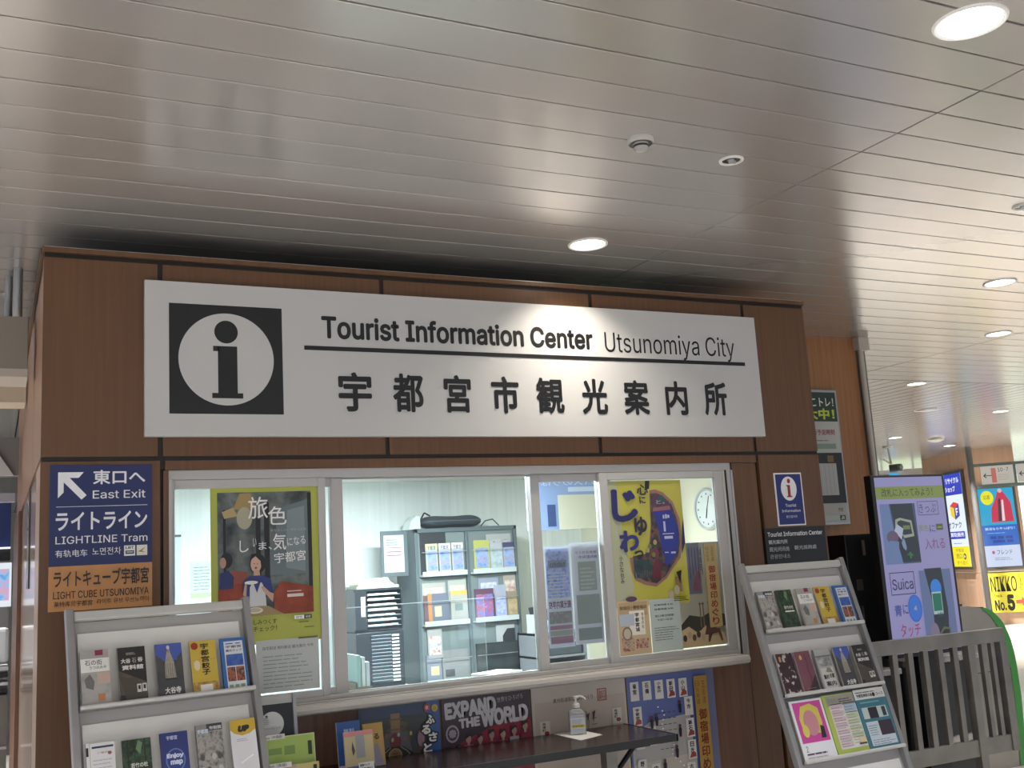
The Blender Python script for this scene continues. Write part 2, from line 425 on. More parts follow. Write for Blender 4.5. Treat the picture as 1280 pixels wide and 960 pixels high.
# small blue i sign
sh = Sheet(.203, .306, 'E2E2E6', .005, .4); sh.rect(.008, .008, .195, .298, '1B2A7C').ell(.1, .214, .058, .07, 'E2E2E6', 40)
sh.ell(.103, .258, .012, .014, 'B01830', 20).rects([(.09, .17, .11, .235), (.082, .228, .1, .235), (.082, .164, .12, .172)], 'B01830')
sh.text('Tourist', .062, .108, .142, .126, 'E2E2E6', .01).text('Information', .032, .078, .17, .094, 'E2E2E6', .01).text('観光案内所', .06, .044, .142, .06, 'C8C8DC')
sh.build('information_sign', (4.055, 4.8, 1.723), label='small blue sign with a red i in a white circle right of the window', cat='sign')
sh = Sheet(.448, .206, '0F0F12', .006, .35); sh.text('Tourist Information Center', .02, .158, .425, .184, 'E0E0E2', .014)
sh.text('観光案内所', .022, .116, .16, .14, 'CFCFD2', .01).text('观光问讯处', .022, .074, .17, .1, 'BFBFC2', .006).text('觀光諮詢處', .205, .078, .37, .102, 'BFBFC2', .006).text('관광안내소', .022, .034, .17, .058, 'AFAFB2')
sh.build('information_sign', (3.946, 4.8, 1.507), label='black sign plate with white multilingual text below the small blue sign', cat='sign')

# ================================================================== POSTERS ON THE WINDOW
GY = 4.8255      # in front of the left and right sash panes
# poster 1: yellow green travel poster
sh = Sheet(.492, .697, 'AEB43C', .001, .35); X0, Z0 = .872, 1.314
IN = photo(['23262A', '4A5254', '6E7674', '3A3C3E'], 9)
sh.rect(.03, .125, .458, .677, IN)
sh.poly([(.25, .3), (.31, .6), (.44, .64), (.44, .3)], '66747A').poly([(.335, .33), (.345, .59), (.425, .61), (.425, .31)], '7B8A90')
sh.rects([(.055, .28, .066, .6), (.2, .3, .222, .56), (.238, .25, .262, .63), (.44, .2, .458, .67)], '1B1D20')
sh.poly([(.10, .60), (.13, .672), (.18, .672), (.20, .60)], 'A3884E').poly([(.05, .59), (.10, .61), (.12, .57), (.06, .56)], 'B09A60').ell(.15, .56, .035, .05, 'A8A488')
RD = photo(['6E2A18', '8A3820', '9A4630'], 12)
sh.poly([(.03, .125), (.03, .25), (.1, .28), (.19, .27), (.2, .125)], RD).poly([(.09, .27), (.09, .33), (.16, .32), (.16, .27)], '9A4630')
sh.poly([(.28, .125), (.275, .22), (.31, .27), (.458, .24), (.458, .125)], RD)
# second figure seen in the mirror
sh.ell(.068, .375, .026, .034, '1E1A1C').ell(.052, .365, .014, .024, 'B98D78').poly([(.035, .25), (.04, .32), (.075, .33), (.10, .30), (.095, .25)], '23306E')
# woman with short black hair holding a plate
sh.ell(.206, .355, .036, .044, '1C1718').ell(.198, .352, .024, .036, 'D0A48E').poly([(.172, .37), (.178, .398), (.21, .402), (.236, .37), (.236, .33), (.222, .33), (.218, .366), (.196, .388)], '1C1718')
sh.ell(.190, .355, .003, .002, '2A1A18', 8).ell(.205, .353, .003, .002, '2A1A18', 8).ell(.197, .336, .006, .005, '9A3A34', 10)
sh.poly([(.185, .30), (.188, .325), (.212, .325), (.216, .30)], 'C6987F')
sh.poly([(.135, .215), (.14, .28), (.17, .302), (.225, .302), (.262, .285), (.275, .215), (.235, .20)], '26357C')
sh.poly([(.165, .125), (.168, .25), (.178, .27), (.184, .27), (.20, .225), (.216, .27), (.222, .27), (.236, .24), (.245, .125)], 'C9CCD0')
sh.poly([(.258, .225), (.275, .218), (.27, .18), (.225, .235), (.218, .25), (.228, .255)], 'C6987F').poly([(.137, .218), (.152, .212), (.155, .26), (.148, .275)], 'C6987F')
sh.ell(.175, .272, .03, .008, 'E0DDD6')
sh.poly([(.03, .125), (.12, .165), (.25, .165), (.32, .125)], 'A08452').ell(.19, .148, .035, .014, 'D8D0C0').ell(.19, .15, .026, .009, 'B8AC88').rect(.09, .15, .105, .185, 'C8B8A0')
WT = 'E8E8EA'
sh.text('旅', .165, .555, .255, .655, WT, .006).text('色', .255, .525, .34, .61, WT, .006)
sh.text('し', .125, .408, .165, .46, WT, .004).text('い', .185, .43, .2, .468, WT, .004).text('ま、', .21, .415, .27, .45, WT, .01).text('気', .275, .41, .335, .485, WT, .01).text('になる', .34, .43, .425, .468, WT, .004, rot=6)
sh.text('宇都宮', .28, .355, .425, .402, WT, .012, rot=4).text('あたらしい、やすらぎを', .265, .495, .43, .507, 'A8A8AA')
sh.rects([(.335, .222, .40, .226), (.335, .198, .41, .212)], 'D8C8C0')
sh.text('楽しみつくす', .155, .085, .285, .108, '2A2A20', .012).text('をチェック！', .155, .055, .285, .078, '2A2A20', .012)
sh.rect(.365, .098, .41, .114, 'F0F0EA').rect(.41, .098, .445, .114, '2A2A28').text('旅色', .372, .101, .402, .111, '444444').text('検索', .416, .101, .44, .111, 'EEEEEE')
sh.rects([(.385, .082, .43, .086), (.41, .058, .455, .062), (.38, .01, .47, .018)], '6A6A30')
sh.build('travel_poster', (X0, GY, Z0), label='yellow-green poster of a woman with a plate in the left window sash', cat='poster')
sh = Sheet(.285, .228, 'B8BEBC', .001, .4); sh.text('自宅配送 無料郵送 観光案内 今市', .03, .185, .26, .2, '44484A').lines(.03, .02, .26, .17, 9, '8A9290', .25, 3)
sh.build('notice', (1.064, 4.8265-.003, 1.10), label='pale grey printed notice below the woman poster', cat='notice')

# poster 2: yellow gyoza poster
X0, Z0 = 2.944, 1.340
sh = Sheet(.470, .664, 'B5AF38', .001, .3)
PU = '2C2440'
sh.poly([(0, 0), (0, .664), (.055, .664), (.07, .4), (.12, .1), (.1, 0)], 'ABAC88')  # greyed left strip paints the glass reflection washing over the print
sh.poly([(.232, .61), (.262, .62), (.268, .662), (.240, .662)], '201C22')
SC = photo(['2A2430', '4A2C3C', '3A4A44', '7A5040', '28324A'], 22)
ol = [(.262, .61), (.30, .615), (.35, .597), (.41, .545), (.446, .45), (.452, .33), (.43, .24), (.38, .19), (.33, .135), (.26, .095), (.19, .108), (.13, .135), (.112, .18), (.105, .255), (.15, .262), (.20, .265), (.235, .33), (.252, .42), (.256, .52)]
cx_, cy_ = .30, .35
sh.poly(ol, '96695E').poly([(cx_+(u-cx_)*.90, cy_+(v-cy_)*.93) for u, v in ol], SC).poly([(.275, .525), (.28, .575), (.31, .592), (.35, .575), (.395, .52)], '5A3A54').poly([(.30, .55), (.33, .585), (.355, .565), (.36, .54)], '2A5A5A')
sh.poly([(.275, .495), (.395, .50), (.41, .46), (.428, .39), (.425, .33), (.40, .25), (.335, .195), (.318, .28), (.30, .40)], '28329A').poly([(.272, .495), (.392, .502), (.385, .525), (.278, .515)], '9A5A68')
sh.text('と。', .30, .535, .355, .557, 'B8A8C0', .01).rects([(.335, .455, .345, .475), (.35, .455, .362, .478), (.365, .458, .378, .474), (.335, .385, .348, .44), (.325, .37, .40, .375), (.335, .345, .39, .36), (.33, .27, .355, .275), (.37, .265, .40, .275)], 'B8BCDC').poly([(.455, .40), (.468, .45), (.468, .32), (.44, .26)], '23284A')
sh.rects([(.125+.014*i, .145, .132+.014*i, .24) for i in range(9)], '24505A').poly([(.24, .13), (.24, .20), (.275, .25), (.30, .20), (.29, .14)], '6A2A3C').ell(.27, .27, .02, .03, '7A3040')
for x, z in ((.22, .29), (.255, .265), (.235, .31), (.27, .33)): sh.ell(x, z, .012, .014, ['A89A6A', '6A7A3A'][int(x*1000) % 2], 14)
sh.text('じ', .012, .445, .178, .62, '26246A', .042).text('ゅ', .146, .368, .228, .47, PU, .03).text('わ', .045, .285, .168, .40, '2A2A80', .045).text('っ', .135, .243, .190, .292, PU, .026)
sh.text('心', .178, .585, .25, .643, PU, .028).text('に', .19, .54, .23, .578, PU, .028)
sh.vtext('小さな包み', .035, .12, .058, .27, '3A3840', .012).rects([(.38, .06, .42, .14)], '8A7048').ell(.385, .07, .018, .025, 'B0A488').ell(.345, .05, .018, .022, 'B0A488').poly([(.39, .165), (.425, .175), (.41, .1)], '2A2028')
sh.rects([(.36, .012, .455, .016), (.36, .022, .44, .026), (.36, .032, .45, .035)], '5A5A20').ell(.09, .04, .035, .014, '5A3858')
sh.build('gyoza_poster', (X0, 4.8225, Z0), label='yellow poster with huge purple kana and a dumpling-shaped picture in the right sash', cat='poster')
# gold stamp-tour poster
X0, Z0 = 3.342, 1.10
sh = Sheet(.295, .557, 'D8CFB8', .001, .35); INK = '2C2620'
sh.rect(.07, .28, .16, .557, '9A94A8').poly([(.10, .3), (.13, .4), (.15, .4), (.15, .3)], '7A4A58')
sh.poly([(0, .12), (.06, .17), (.14, .155), (.22, .185), (.295, .16), (.295, .10), (0, .07)], '3E3A34').poly([(0, .0), (0, .09), (.05, .11), (.11, .07), (.16, .11), (.2, .05), (.26, .08), (.295, .03), (.295, 0)], 'B89E74')
sh.rects([(.13, .10, .137, .235), (.15, .10, .157, .235), (.125, .222, .162, .228), (.19, .1, .196, .24), (.205, .1, .211, .24), (.185, .23, .216, .235)], '7A6A50')
for i in range(5): sh.ell(.02+.03*i, .05+.015*(i % 2), .013, .018, ['4A3A34', 'A49070', '5A4A3C'][i % 3], 12)
sh.poly([(.15, .06), (.17, .115), (.2, .10), (.255, .085), (.27, .02), (.26, .02), (.24, .065), (.2, .06), (.18, .02), (.17, .02), (.175, .06)], '5A3A2C')
sh.rect(.19, .095, .275, .548, 'B09860').vtext('御宿場印めぐり', .21, .105, .255, .43, '8A1C10', .02).vtext('日光街道', .2, .45, .22, .53, '7A5A20').vtext('五街道', .235, .45, .255, .53, '7A5A20')
sh.rects([(.085+.02*i, .36+.02*(i % 3), .089+.02*i, .53) for i in range(5)], '55506A').vtext('宿場町', .155, .4, .168, .52, INK)
sh.build('stamp_tour_poster', (X0, 4.8245, Z0), label='cream and gold woodblock-style poster at the right edge of the right sash', cat='poster')
sh = Sheet(.197, .279, 'C8AC84', .001, .35); sh.rect(.01, .2, .187, .27, 'B89A6C').text('御城印・御宿場印', .015, .232, .18, .252, '4A3A28', .01)
sh.rect(.07, .1, .165, .225, 'E0DACC').rect(.01, .15, .1, .21, 'AEB8C8').vtext('宇都宮城', .105, .115, .13, .215, '2C2420', .03).vtext('御城印帖', .145, .13, .158, .215, '7A2420')
sh.rects([(.015, .02, .09, .09), (.1, .03, .18, .08)], photo(['6A3430', 'A46A60', 'B8A890', '5A4A58'], 50)).ell(.05, .11, .03, .035, '7A6A60').ell(.05, .11, .022, .027, 'C0B098')
sh.build('flyer', (2.947, 4.8215, 1.094), label='tan flyer with brush writing in the lower left of the right sash', cat='flyer')
sh = Sheet(.195, .274, 'AEBCB8', .001, .4); sh.text('営業時間 8:30', .03, .238, .15, .248, '333A3A', .01).text('営業時間 9:00', .03, .215, .15, .226, '333A3A', .01).text('窓口受付時間', .03, .18, .15, .192, '333A3A', .01).text('9:30～16:30', .045, .16, .14, .17, '444A4A')
sh.lines(.02, .06, .18, .135, 6, '5A6464', .22, 5)
sh.build('notice', (3.148, 4.8215, 1.095), label='pale green opening-hours notice between the tan flyer and the gold poster', cat='notice')
# poster backs in the third sash; mirrored print and glare paint reflected ads
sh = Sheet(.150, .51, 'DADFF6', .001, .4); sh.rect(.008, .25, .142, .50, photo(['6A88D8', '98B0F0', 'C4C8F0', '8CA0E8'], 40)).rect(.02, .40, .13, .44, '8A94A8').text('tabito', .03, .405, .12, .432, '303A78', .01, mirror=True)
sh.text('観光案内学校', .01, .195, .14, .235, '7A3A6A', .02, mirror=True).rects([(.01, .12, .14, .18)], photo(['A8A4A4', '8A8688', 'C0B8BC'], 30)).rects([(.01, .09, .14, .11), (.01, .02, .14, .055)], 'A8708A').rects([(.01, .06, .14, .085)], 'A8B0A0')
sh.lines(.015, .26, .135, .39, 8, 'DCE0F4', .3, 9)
sh.build('window_poster', (2.556, 4.8625, 1.165), label='poster seen from behind with a blue ad reflection painted in, left in the third sash', cat='poster')
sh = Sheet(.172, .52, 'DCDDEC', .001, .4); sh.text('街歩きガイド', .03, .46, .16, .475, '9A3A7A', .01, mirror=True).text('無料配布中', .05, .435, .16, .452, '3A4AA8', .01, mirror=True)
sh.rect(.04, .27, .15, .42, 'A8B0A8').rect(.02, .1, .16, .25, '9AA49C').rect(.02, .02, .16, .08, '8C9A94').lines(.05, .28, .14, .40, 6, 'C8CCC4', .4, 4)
sh.build('window_poster', (2.712, 4.8645, 1.17), label='pale lilac poster seen from behind with a reflection painted in, right in the third sash', cat='poster')

# ================================================================== POSTERS UNDER THE LEDGE
PY = 4.80
X0 = 1.515
sh = Sheet(.398, .46, '2A3438', .002, .3)
sh.rect(0, .40, .398, .46, '22406A').rect(.335, 0, .398, .46, '2B5AA8').poly([(.02, .1), (.08, .33), (.16, .39), (.24, .37), (.31, .2), (.31, .1)], photo(['33433E', '5A5A44', '4A3A34', '2C4650'], 20))
sh.rect(.155, .27, .20, .415, '8A6A3C').rects([(.145, .385, .21, .392), (.15, .34, .205, .346)], '6A5030').poly([(.10, .22), (.125, .33), (.235, .33), (.26, .22)], '5A5C5E').ell(.175, .29, .028, .04, '7A2626').poly([(.065, .18), (.09, .235), (.14, .268), (.21, .268), (.26, .235), (.285, .18)], '121218')
sh.stroke([(.085, .20), (.12, .245), (.15, .265)], .005, '8A7A5A').stroke([(.265, .20), (.23, .245), (.20, .265)], .005, '8A7A5A')
sh.ell(.172, .226, .034, .036, 'A07C34').ell(.172, .226, .028, .03, '7A5C24').text('三', .158, .212, .186, .24, '3A2A14', .02).rect(.285, .24, .315, .33, '6A3430').ell(.30, .29, .018, .035, '9A7484')
for i in range(6): sh.ell(.10+.03*i, .30+.02*(i % 2), .007, .010, ['B0B0A8', '9A4A48', 'B8A060'][i % 3], 8)
sh.ell(.334, .425, .017, .019, 'B03A44').ell(.373, .42, .015, .017, 'C8A828').text('祭', .326, .416, .342, .434, 'F0E8E0', .01).text('心', .365, .412, .381, .428, '7A4A10', .01)
for q, u, v in (('ふ', .326, .350), ('る', .303, .306), ('さ', .336, .270), ('と', .308, .225)):
    sh.text(q, u-.008, v-.008, u+.052, v+.050, '101012', .14).text(q, u, v, u+.044, v+.042, 'ECEAE4', .05)
sh.build('festival_poster', (X0, PY, .535), label='dark festival poster with a blue edge and white vertical kana under the ledge', cat='poster')
X0 = 1.925
sh = Sheet(.468, .48, '3A2230', .002, .3); sh.poly([(0, 0), (.468, 0), (.468, .34), (.3, .33), (.0, .23)], photo(['4A1A28', '7A1A30', '9A2438'], 9))
sh.text('EXPAND', .015, .375, .285, .452, 'C4C0C4', .05, rot=2).text('THE', .085, .325, .195, .37, 'C4C0C4', .05, rot=2).text('WORLD', .20, .32, .455, .40, 'C4C0C4', .05, rot=2).text('世界をひろげろ', .29, .425, .43, .45, 'A8A4A8', .01, rot=3)
sh.ell(.05, .305, .034, .04, 'A49CA4').ell(.05, .305, .026, .031, '5A2A3C').text('※', .03, .285, .07, .325, 'A49CA4', .03)
for i, (u, v) in enumerate([(.075, .215), (.13, .255), (.19, .25), (.25, .262), (.31, .258), (.37, .268), (.43, .282)]):
    sh.poly([(u-.03, v-.06), (u-.024, v-.01), (u+.024, v-.01), (u+.03, v-.06)], ['8A1C30', 'A4A0A4', '8A1C30', '8A2034', 'A42A40', 'A8A4A8', '8A1C30'][i]).rect(u-.006, v-.012, u+.006, v+.01, 'B08878').ell(u, v+.018, .014, .02, 'B08878', 14).poly([(u-.015, v+.018), (u-.014, v+.04), (u+.013, v+.042), (u+.016, v+.02), (u+.008, v+.032)], '1E1416')
sh.build('team_poster', (X0, PY, .52), label='dark red poster with EXPAND THE WORLD lettering and a row of players', cat='poster')
X0 = 2.402
sh = Sheet(.545, .66, 'BFB3A8', .002, .35); sh.rect(.015, .02, .535, .585, 'B5A698')
sh.text('奥州街道御宿場印めぐり', .12, .575, .35, .597, '3A3028', .01).frame(.375, .56, .43, .62, .005, 'A43A30').text('御印', .382, .567, .423, .612, 'A43A30', .01)
for k, (u, v) in enumerate([(.04, .42), (.04, .33), (.455, .44), (.455, .36), (.06, .05), (.2, .02)]):
    sh.rect(u, v, u+.055, v+.075, 'CFC6BA').vtext('宿場'[k % 2:]+'町', u+.012, v+.025, u+.03, v+.07, '2A2422', .02).ell(u+.035, v+.018, .014, .01, 'A03028', 10)
sh.stroke([(.30, .52), (.315, .47), (.305, .42), (.33, .36)], .003, '7A5A48').rects([(.33, .36+.03*i, .36, .364+.03*i) for i in range(5)], '8A5A48').poly([(.3, .5), (.32, .51), (.31, .47)], '3A3030').poly([(.335, .51), (.355, .52), (.34, .46)], '5A3028')
sh.poly([(.3, .1), (.33, .18), (.36, .1), (.33, .05)], '6A4A4A').poly([(.42, .1), (.44, .19), (.46, .1)], '7A3A3A')
sh.build('highway_poster', (X0, PY, .33), label='beige horizontal stamp-trail poster behind the sanitizer bottle', cat='poster')
X0 = 2.955
sh = Sheet(.55, .655, '5A68A8', .002, .35, side='C8C4BC'); sh.poly([(.01, 0), (.01, .36), (.12, .42), (.38, .44), (.40, .0)], 'A8A4A4').poly([(.01, 0), (.01, .22), (.40, .24), (.40, 0)], 'B8B0A4')
sh.rect(.5, 0, .55, .655, '6A7098')
def stamp(u, v, t, red):
    sh.rect(u, v, u+.052, v+.095, 'CFCBC8').vtext(t, u+.014, v+.03, u+.038, v+.088, '241E1E', .03)
    if red: sh.poly([(u+.006, v+.006), (u+.02, v+.035), (u+.046, v+.03), (u+.048, v+.01)], 'A8443E')
for i, t in enumerate(['雀宮', '石橋', '小金井', '新田', '小山']): stamp(.02+.075*i, .535-.002*i, t, i > 2)
for u, v, t, r_ in [(.025, .41, '宇都宮', 1), (.03, .295, '徳次郎', 0), (.105, .305, '大沢', 0), (.345, .43, '今市', 0), (.345, .32, '鉢石', 1), (.345, .21, '日光', 1), (.03, .15, '野木', 1), (.33, .1, '古河', 1), (.11, .12, '中田', 0), (.24, .07, '栗橋', 1), (.03, .03, '幸手', 0)]: stamp(u, v, t, r_)
sh.rects([(.17+.008*i+.02*math.sin(i), .49-.022*i, .178+.008*i+.02*math.sin(i), .496-.022*i) for i in range(16)], 'E4E4EC').rects([(.17+.03*(i % 4), .46-.03*(i//4), .19+.03*(i % 4), .463-.03*(i//4)) for i in range(28)], '3A3840')
for u, v in ((.13, .42), (.16, .43), (.31, .48), (.3, .36), (.19, .2), (.27, .26)): sh.poly([(u-.008, v-.03), (u-.01, v+.01), (u, v+.03), (u+.01, v+.008), (u+.006, v-.03)], '2A2434').ell(u, v+.025, .008, .009, '6A3038', 10)
sh.rect(.408, 0, .492, .625, 'AE8438').vtext('御宿場印めぐり', .425, .02, .475, .46, '7A1A12', .02).vtext('日光街道', .415, .48, .44, .6, '7A5418').vtext('五街道', .455, .48, .478, .6, '7A5418')
sh.build('stamp_map_poster', (X0, PY, .33), label='blue poster of white stamp cards with a gold title strip under the right window end', cat='poster')

# ================================================================== FOLDING TABLE AND WHAT IS ON IT
tb = empty('folding_table', (2.03, 4.56, 0))
b = MB(); b.box(-.755, .885, -.24, .225, .740, .765, TABLE); b.build('table_top', tb, .003)
b = MB(); b.box(-.76, .89, -.246, -.238, .735, .766, BLACK); b.box(.883, .891, -.246, .225, .735, .766, BLACK); b.build('edge_band', tb)
b = MB(); b.box(-.7, .95, .10, .14, .70, .735, BLACK); b.box(-.7, .8, -.14, -.10, .71, .74, BLACK); b.build('frame', tb)
for s_ in (-.62, .62):
    b = MB(); b.box(s_, s_+.06, -.03, .03, 0.02, .735, ALUD); b.build('leg', tb, .004)
    b = MB(); b.box(s_, s_+.05, -.20, .20, 0, .03, BLACK); b.build('foot', tb, .004)
    b = MB(); b.tube((s_+.03, 0, .55), (s_+.26 if s_ > 0 else s_-.1+.3, .05, .735), .012, BLACK, 8); b.build('brace', tb)
tag(tb, 'narrow black-edged folding table with a dark brown top under the window', 'table')
# paper under the bottle
sh = MB(); sh.prism([(2.492, 4.755), (2.50, 4.50), (2.655, 4.56), (2.645, 4.775)], .7655, .7675, WHITE, plane='xy')
tag(sh.build('paper_sheet'), 'white sheet of paper under the hand sanitizer', 'paper')
sn = empty('hand_sanitizer', (2.575, 4.66, .7677), (0, 0, R(-20)))
b = MB(); b.prism([(-.036, -.024), (.036, -.024), (.040, -.018), (.040, .018), (.036, .024), (-.036, .024), (-.040, .018), (-.040, -.018)], 0, .105, PLAST, plane='xy')
b.lathe([(.036, .105), (.024, .116), (.015, .121), (.015, .128)], (0, 0, 0), PLAST, 20); b.build('bottle', sn, .003)
b = MB(); b.box(-.037, .037, -.021, .021, .003, .092, mat('B4B6BE', .2)); b.build('gel', sn)
b = MB(); b.lathe([(.0, .126), (.018, .126), (.018, .142), (.012, .144), (.012, .15), (.005, .15), (.005, .168), (.013, .168), (.013, .178), (0, .18)], (0, 0, 0), WHITE, 20); b.path([(0, 0, .175), (.022, -.004, .178), (.040, -.006, .170), (.046, -.008, .160)], .005, WHITE, 8); b.build('pump', sn)
s2 = Sheet(.072, .05, 'C4C6CC', .0006, .4); s2.rect(.004, .004, .068, .018, 'C8B828').lines(.006, .022, .06, .045, 4, '8A8C94', .3, 2).text('手指消毒', .008, .007, .06, .015, '4A4420', .01)
s2.build('bottle_label', (-.036, -.0245, .03), parent=sn)
tag(sn, 'clear pump bottle of hand sanitizer with a yellow label band', 'bottle')
# leaflets standing on the table
def leaflet(name, w_, h_, loc, rz, lean, paint, label, t=.012, group='leaflets standing on the table', side='BDB8B0', cat='leaflet'):
    s = Sheet(w_, h_, 'D8D4CE', t, .4, side=side); paint(s)
    return s.build(name, loc, (R(-lean), 0, R(rz)), label=label, cat=cat, group=group)
def p_bl(s): s.rect(0, .02, .105, .2, '2B58A8').text('無料', .03, .15, .08, .17, 'A8C0E8', .02).lines(.03, .11, .08, .14, 3, 'A8C0E8', .4)
leaflet('booklet', .105, .2, (1.360, 4.60, .766), 0, 10, p_bl, 'blue leaflet at the back of the small group on the table')
def p_pk(s): s.rect(0, 0, .13, .17, 'B8A878').rect(0, .15, .13, .17, 'C87A78').rect(.05, .06, .09, .155, '8A8E90').poly([(.03, .1), (.035, .13), (.045, .09), (.035, .07)], '3A3A3A').rect(.0, 0, .13, .03, '5A5A8A').rect(.055, .005, .125, .04, 'E8E8E4').text('散策マップ', .062, .024, .105, .034, '222222', .03).text('ご自由に', .062, .01, .118, .02, '222222', .03)
leaflet('booklet', .13, .17, (1.360, 4.50, .766), 4, 8, p_pk, 'cream leaflet with a pink top edge and white label on the table')
def p_gd(s): s.rect(0, 0, .09, .18, 'B08A38').text('る', .045, .11, .07, .135, '3A2A10', .04).poly([(.03, 0), (.035, .08), (.06, .1), (.085, 0)], '8A8494')
leaflet('booklet', .09, .18, (1.480, 4.60, .766), 2, 10, p_gd, 'golden leaflet at the right of the small table group')

# ================================================================== BROCHURE RACKS
RU = .65
def rack(name, base, th, ph, lips, L, label):
    root = empty(name, base, (-ph, 0, th))
    RK = noisy('rack_grey', ['8C8B8C', '959495'], (4, 4, 4), .4, metal=.3)
    for u in (-.028, RU):
        b = MB(); b.box(u, u+.028, -.016, .022, 0, L+.012, RK); b.build('side_post', root, .004)
        b = MB(); b.box(u+.004, u+.024, -.02, .45, 0, .02, RK)
        o = b.build('foot', root); o.rotation_euler = (ph, 0, 0)
        b = MB(); b.tube((u+.014, 0, 0), (u+.014, .0, .02), .01, RK, 8)
    b = MB(); b.box(0, RU, -.012, .016, L-.036, L, mat('C0BFBD', .4, .2)); b.build('top_rail', root, .006)
    prev = L-.036
    for d in lips:
        v = L-d
        b = MB(); b.box(0, RU, .017, .024, v, prev, mat('A9A7A5', .45)); b.build('recess_panel', root)
        b = MB(); b.box(.012, RU-.02, .010, .016, v+.01, prev-.045, mat('DDDBD8', .45)); b.build('back_card', root)
        b = MB(); b.box(0, RU, -.034, .02, v-.006, v-.001, RK); b.build('shelf_plate', root)
        b = MB(); b.tube((0, -.036, v+.002), (RU, -.036, v+.002), .009, mat('C6C5C4', .35, .3), 10); b.build('shelf_lip', root)
        prev = v-.006
    b = MB(); b.box(0, RU, .017, .024, .05, prev, mat('B4B2B0', .45)); b.build('lower_panel', root)
    tag(root, label, 'rack'); return root
def on_rack(root, L, s, u, d, name, label, group, cat='brochure', lift=.0, dy=-.026):
    mtx = Matrix.Rotation(root.rotation_euler.z, 4, 'Z') @ Matrix.Rotation(root.rotation_euler.x, 4, 'X')
    p = Vector(root.location)+mtx @ Vector((u, dy+s.t, L-d+lift))
    return s.build(name, p, tuple(root.rotation_euler), label=label, cat=cat, group=group)
BW, BH = .10, .205
def B(base, t=.012, side='9A9894'): return Sheet(BW, BH, base, t, .4, side=side)
def d_stone():
    s = B('B0AEAC'); s.rect(.0, .15, .1, .205, 'A49E9A').rect(.052, .185, .08, .205, '8E2450').rect(.0, .125, .1, .175, 'E4E2E0').text('石の街', .015, .15, .075, .17, '2A2A2A', .01).text('うつのみや', .03, .135, .09, .147, '3A3A3A', .01)
    s.rect(0, 0, .1, .12, photo(['8E8C8C', 'A8A6A4', 'B4AEAA'], 14)).rect(.055, .08, .1, .122, 'C4A898').rect(.055, .02, .08, .045, 'C8804A').poly([(.01, .1), (.03, .118), (.045, .09), (.04, .06), (.015, .07)], '6E6C6C'); return s
def d_museum():
    s = B('2A2725'); s.poly([(0, .03), (0, .12), (.1, .07), (.1, .02)], photo(['4A423C', '5E5248', '332E2A'], 14)).poly([(.02, .02), (0, .10), (.06, .085), (.1, .04), (.1, .0), (.02, 0)], '4E463E')
    s.text('大谷', .01, .145, .045, .163, 'D8D4D0', .04).text('石', .05, .145, .066, .163, '9A9490', .03).text('谷', .07, .147, .09, .165, 'D8D4D0', .04).text('資料館', .012, .12, .09, .138, 'D8D4D0', .04).lines(.03, .176, .07, .186, 2, 'A8A4A0', .5)
    s.rects([(.062, .035, .078, .065), (.081, .036, .097, .066)], 'D0CCC8').rects([(.066, .045, .074, .06), (.085, .046, .093, .061)], '2A2220'); return s
def d_temple():
    s = B('45444A'); s.rect(0, .14, .1, .205, '4258B4').poly([(0, .13), (.0, .165), (.025, .145), (.03, .11), (.075, .12), (.08, .15), (.1, .17), (.1, .1), (0, .1)], '4A4A4C')
    s.poly([(.03, .07), (.032, .13), (.04, .165), (.044, .185), (.048, .192), (.053, .185), (.057, .165), (.068, .13), (.072, .07)], photo(['8A8478', 'A49C90', '6A665E'], 30)).ell(.048, .19, .006, .008, 'C8C4BC', 12).rects([(.034+.008*i, .072, .036+.008*i, .13) for i in range(5)], '6A665E').rect(.028, .068, .074, .073, '2E2C2C')
    s.text('大谷寺', .025, .015, .085, .04, 'E4E2E0', .03); return s
def d_gyoza():
    s = B('C9A92E'); s.vtext('宇都宮餃子', .04, .07, .072, .195, '2A2018', .03, gap=.1).ell(.018, .185, .014, .014, 'A82A28').ell(.022, .11, .012, .02, 'D8C8A8').rect(0, 0, .1, .045, photo(['8A5A34', 'B09048', 'C8B060'], 60)).rect(.028, .0, .075, .035, 'DAD8D4').rects([(.0, .13, .1, .131)], 'A88A20'); return s
def d_blue():
    s = B('2E66B0', side='2A5AA0'); s.rect(.014, 0, .09, .192, 'D4D8E0').text('宇都宮', .02, .165, .084, .175, '28385A', .02).text('観光マップ', .02, .15, .084, .16, '28385A', .02).rect(.018, .095, .086, .14, photo(['2E3E8A', '3E62B0', '5A6A6A'], 40)).rects([(.018, .035, .05, .09), (.053, .035, .086, .09)], photo(['6A2E28', 'A0604A', '3A2A28', '8A8480'], 50)).rects([(.02, .006, .036, .022), (.043, .006, .058, .022), (.066, .006, .082, .022)], '7AA080').rects([(.02, .18, .05, .184), (.06, .18, .08, .184)], '2E66B0'); return s
def d_list():
    s = B('D6D6DA', side='8A8A90'); s.frame(.012, 0, .1, .205, .002, 'A8A090').rect(.02, .185, .094, .192, '2E3A5A').text('ご案内', .038, .165, .075, .172, 'B04A60').lines(.022, .05, .09, .155, 8, 'A8B0BC', .25, 6).rects([(.022, .10, .085, .104), (.03, .05, .08, .054)], 'A8B05A').ell(.08, .165, .007, .006, 'A84A6A', 10).rect(0, .16, .008, .19, '17181B'); return s
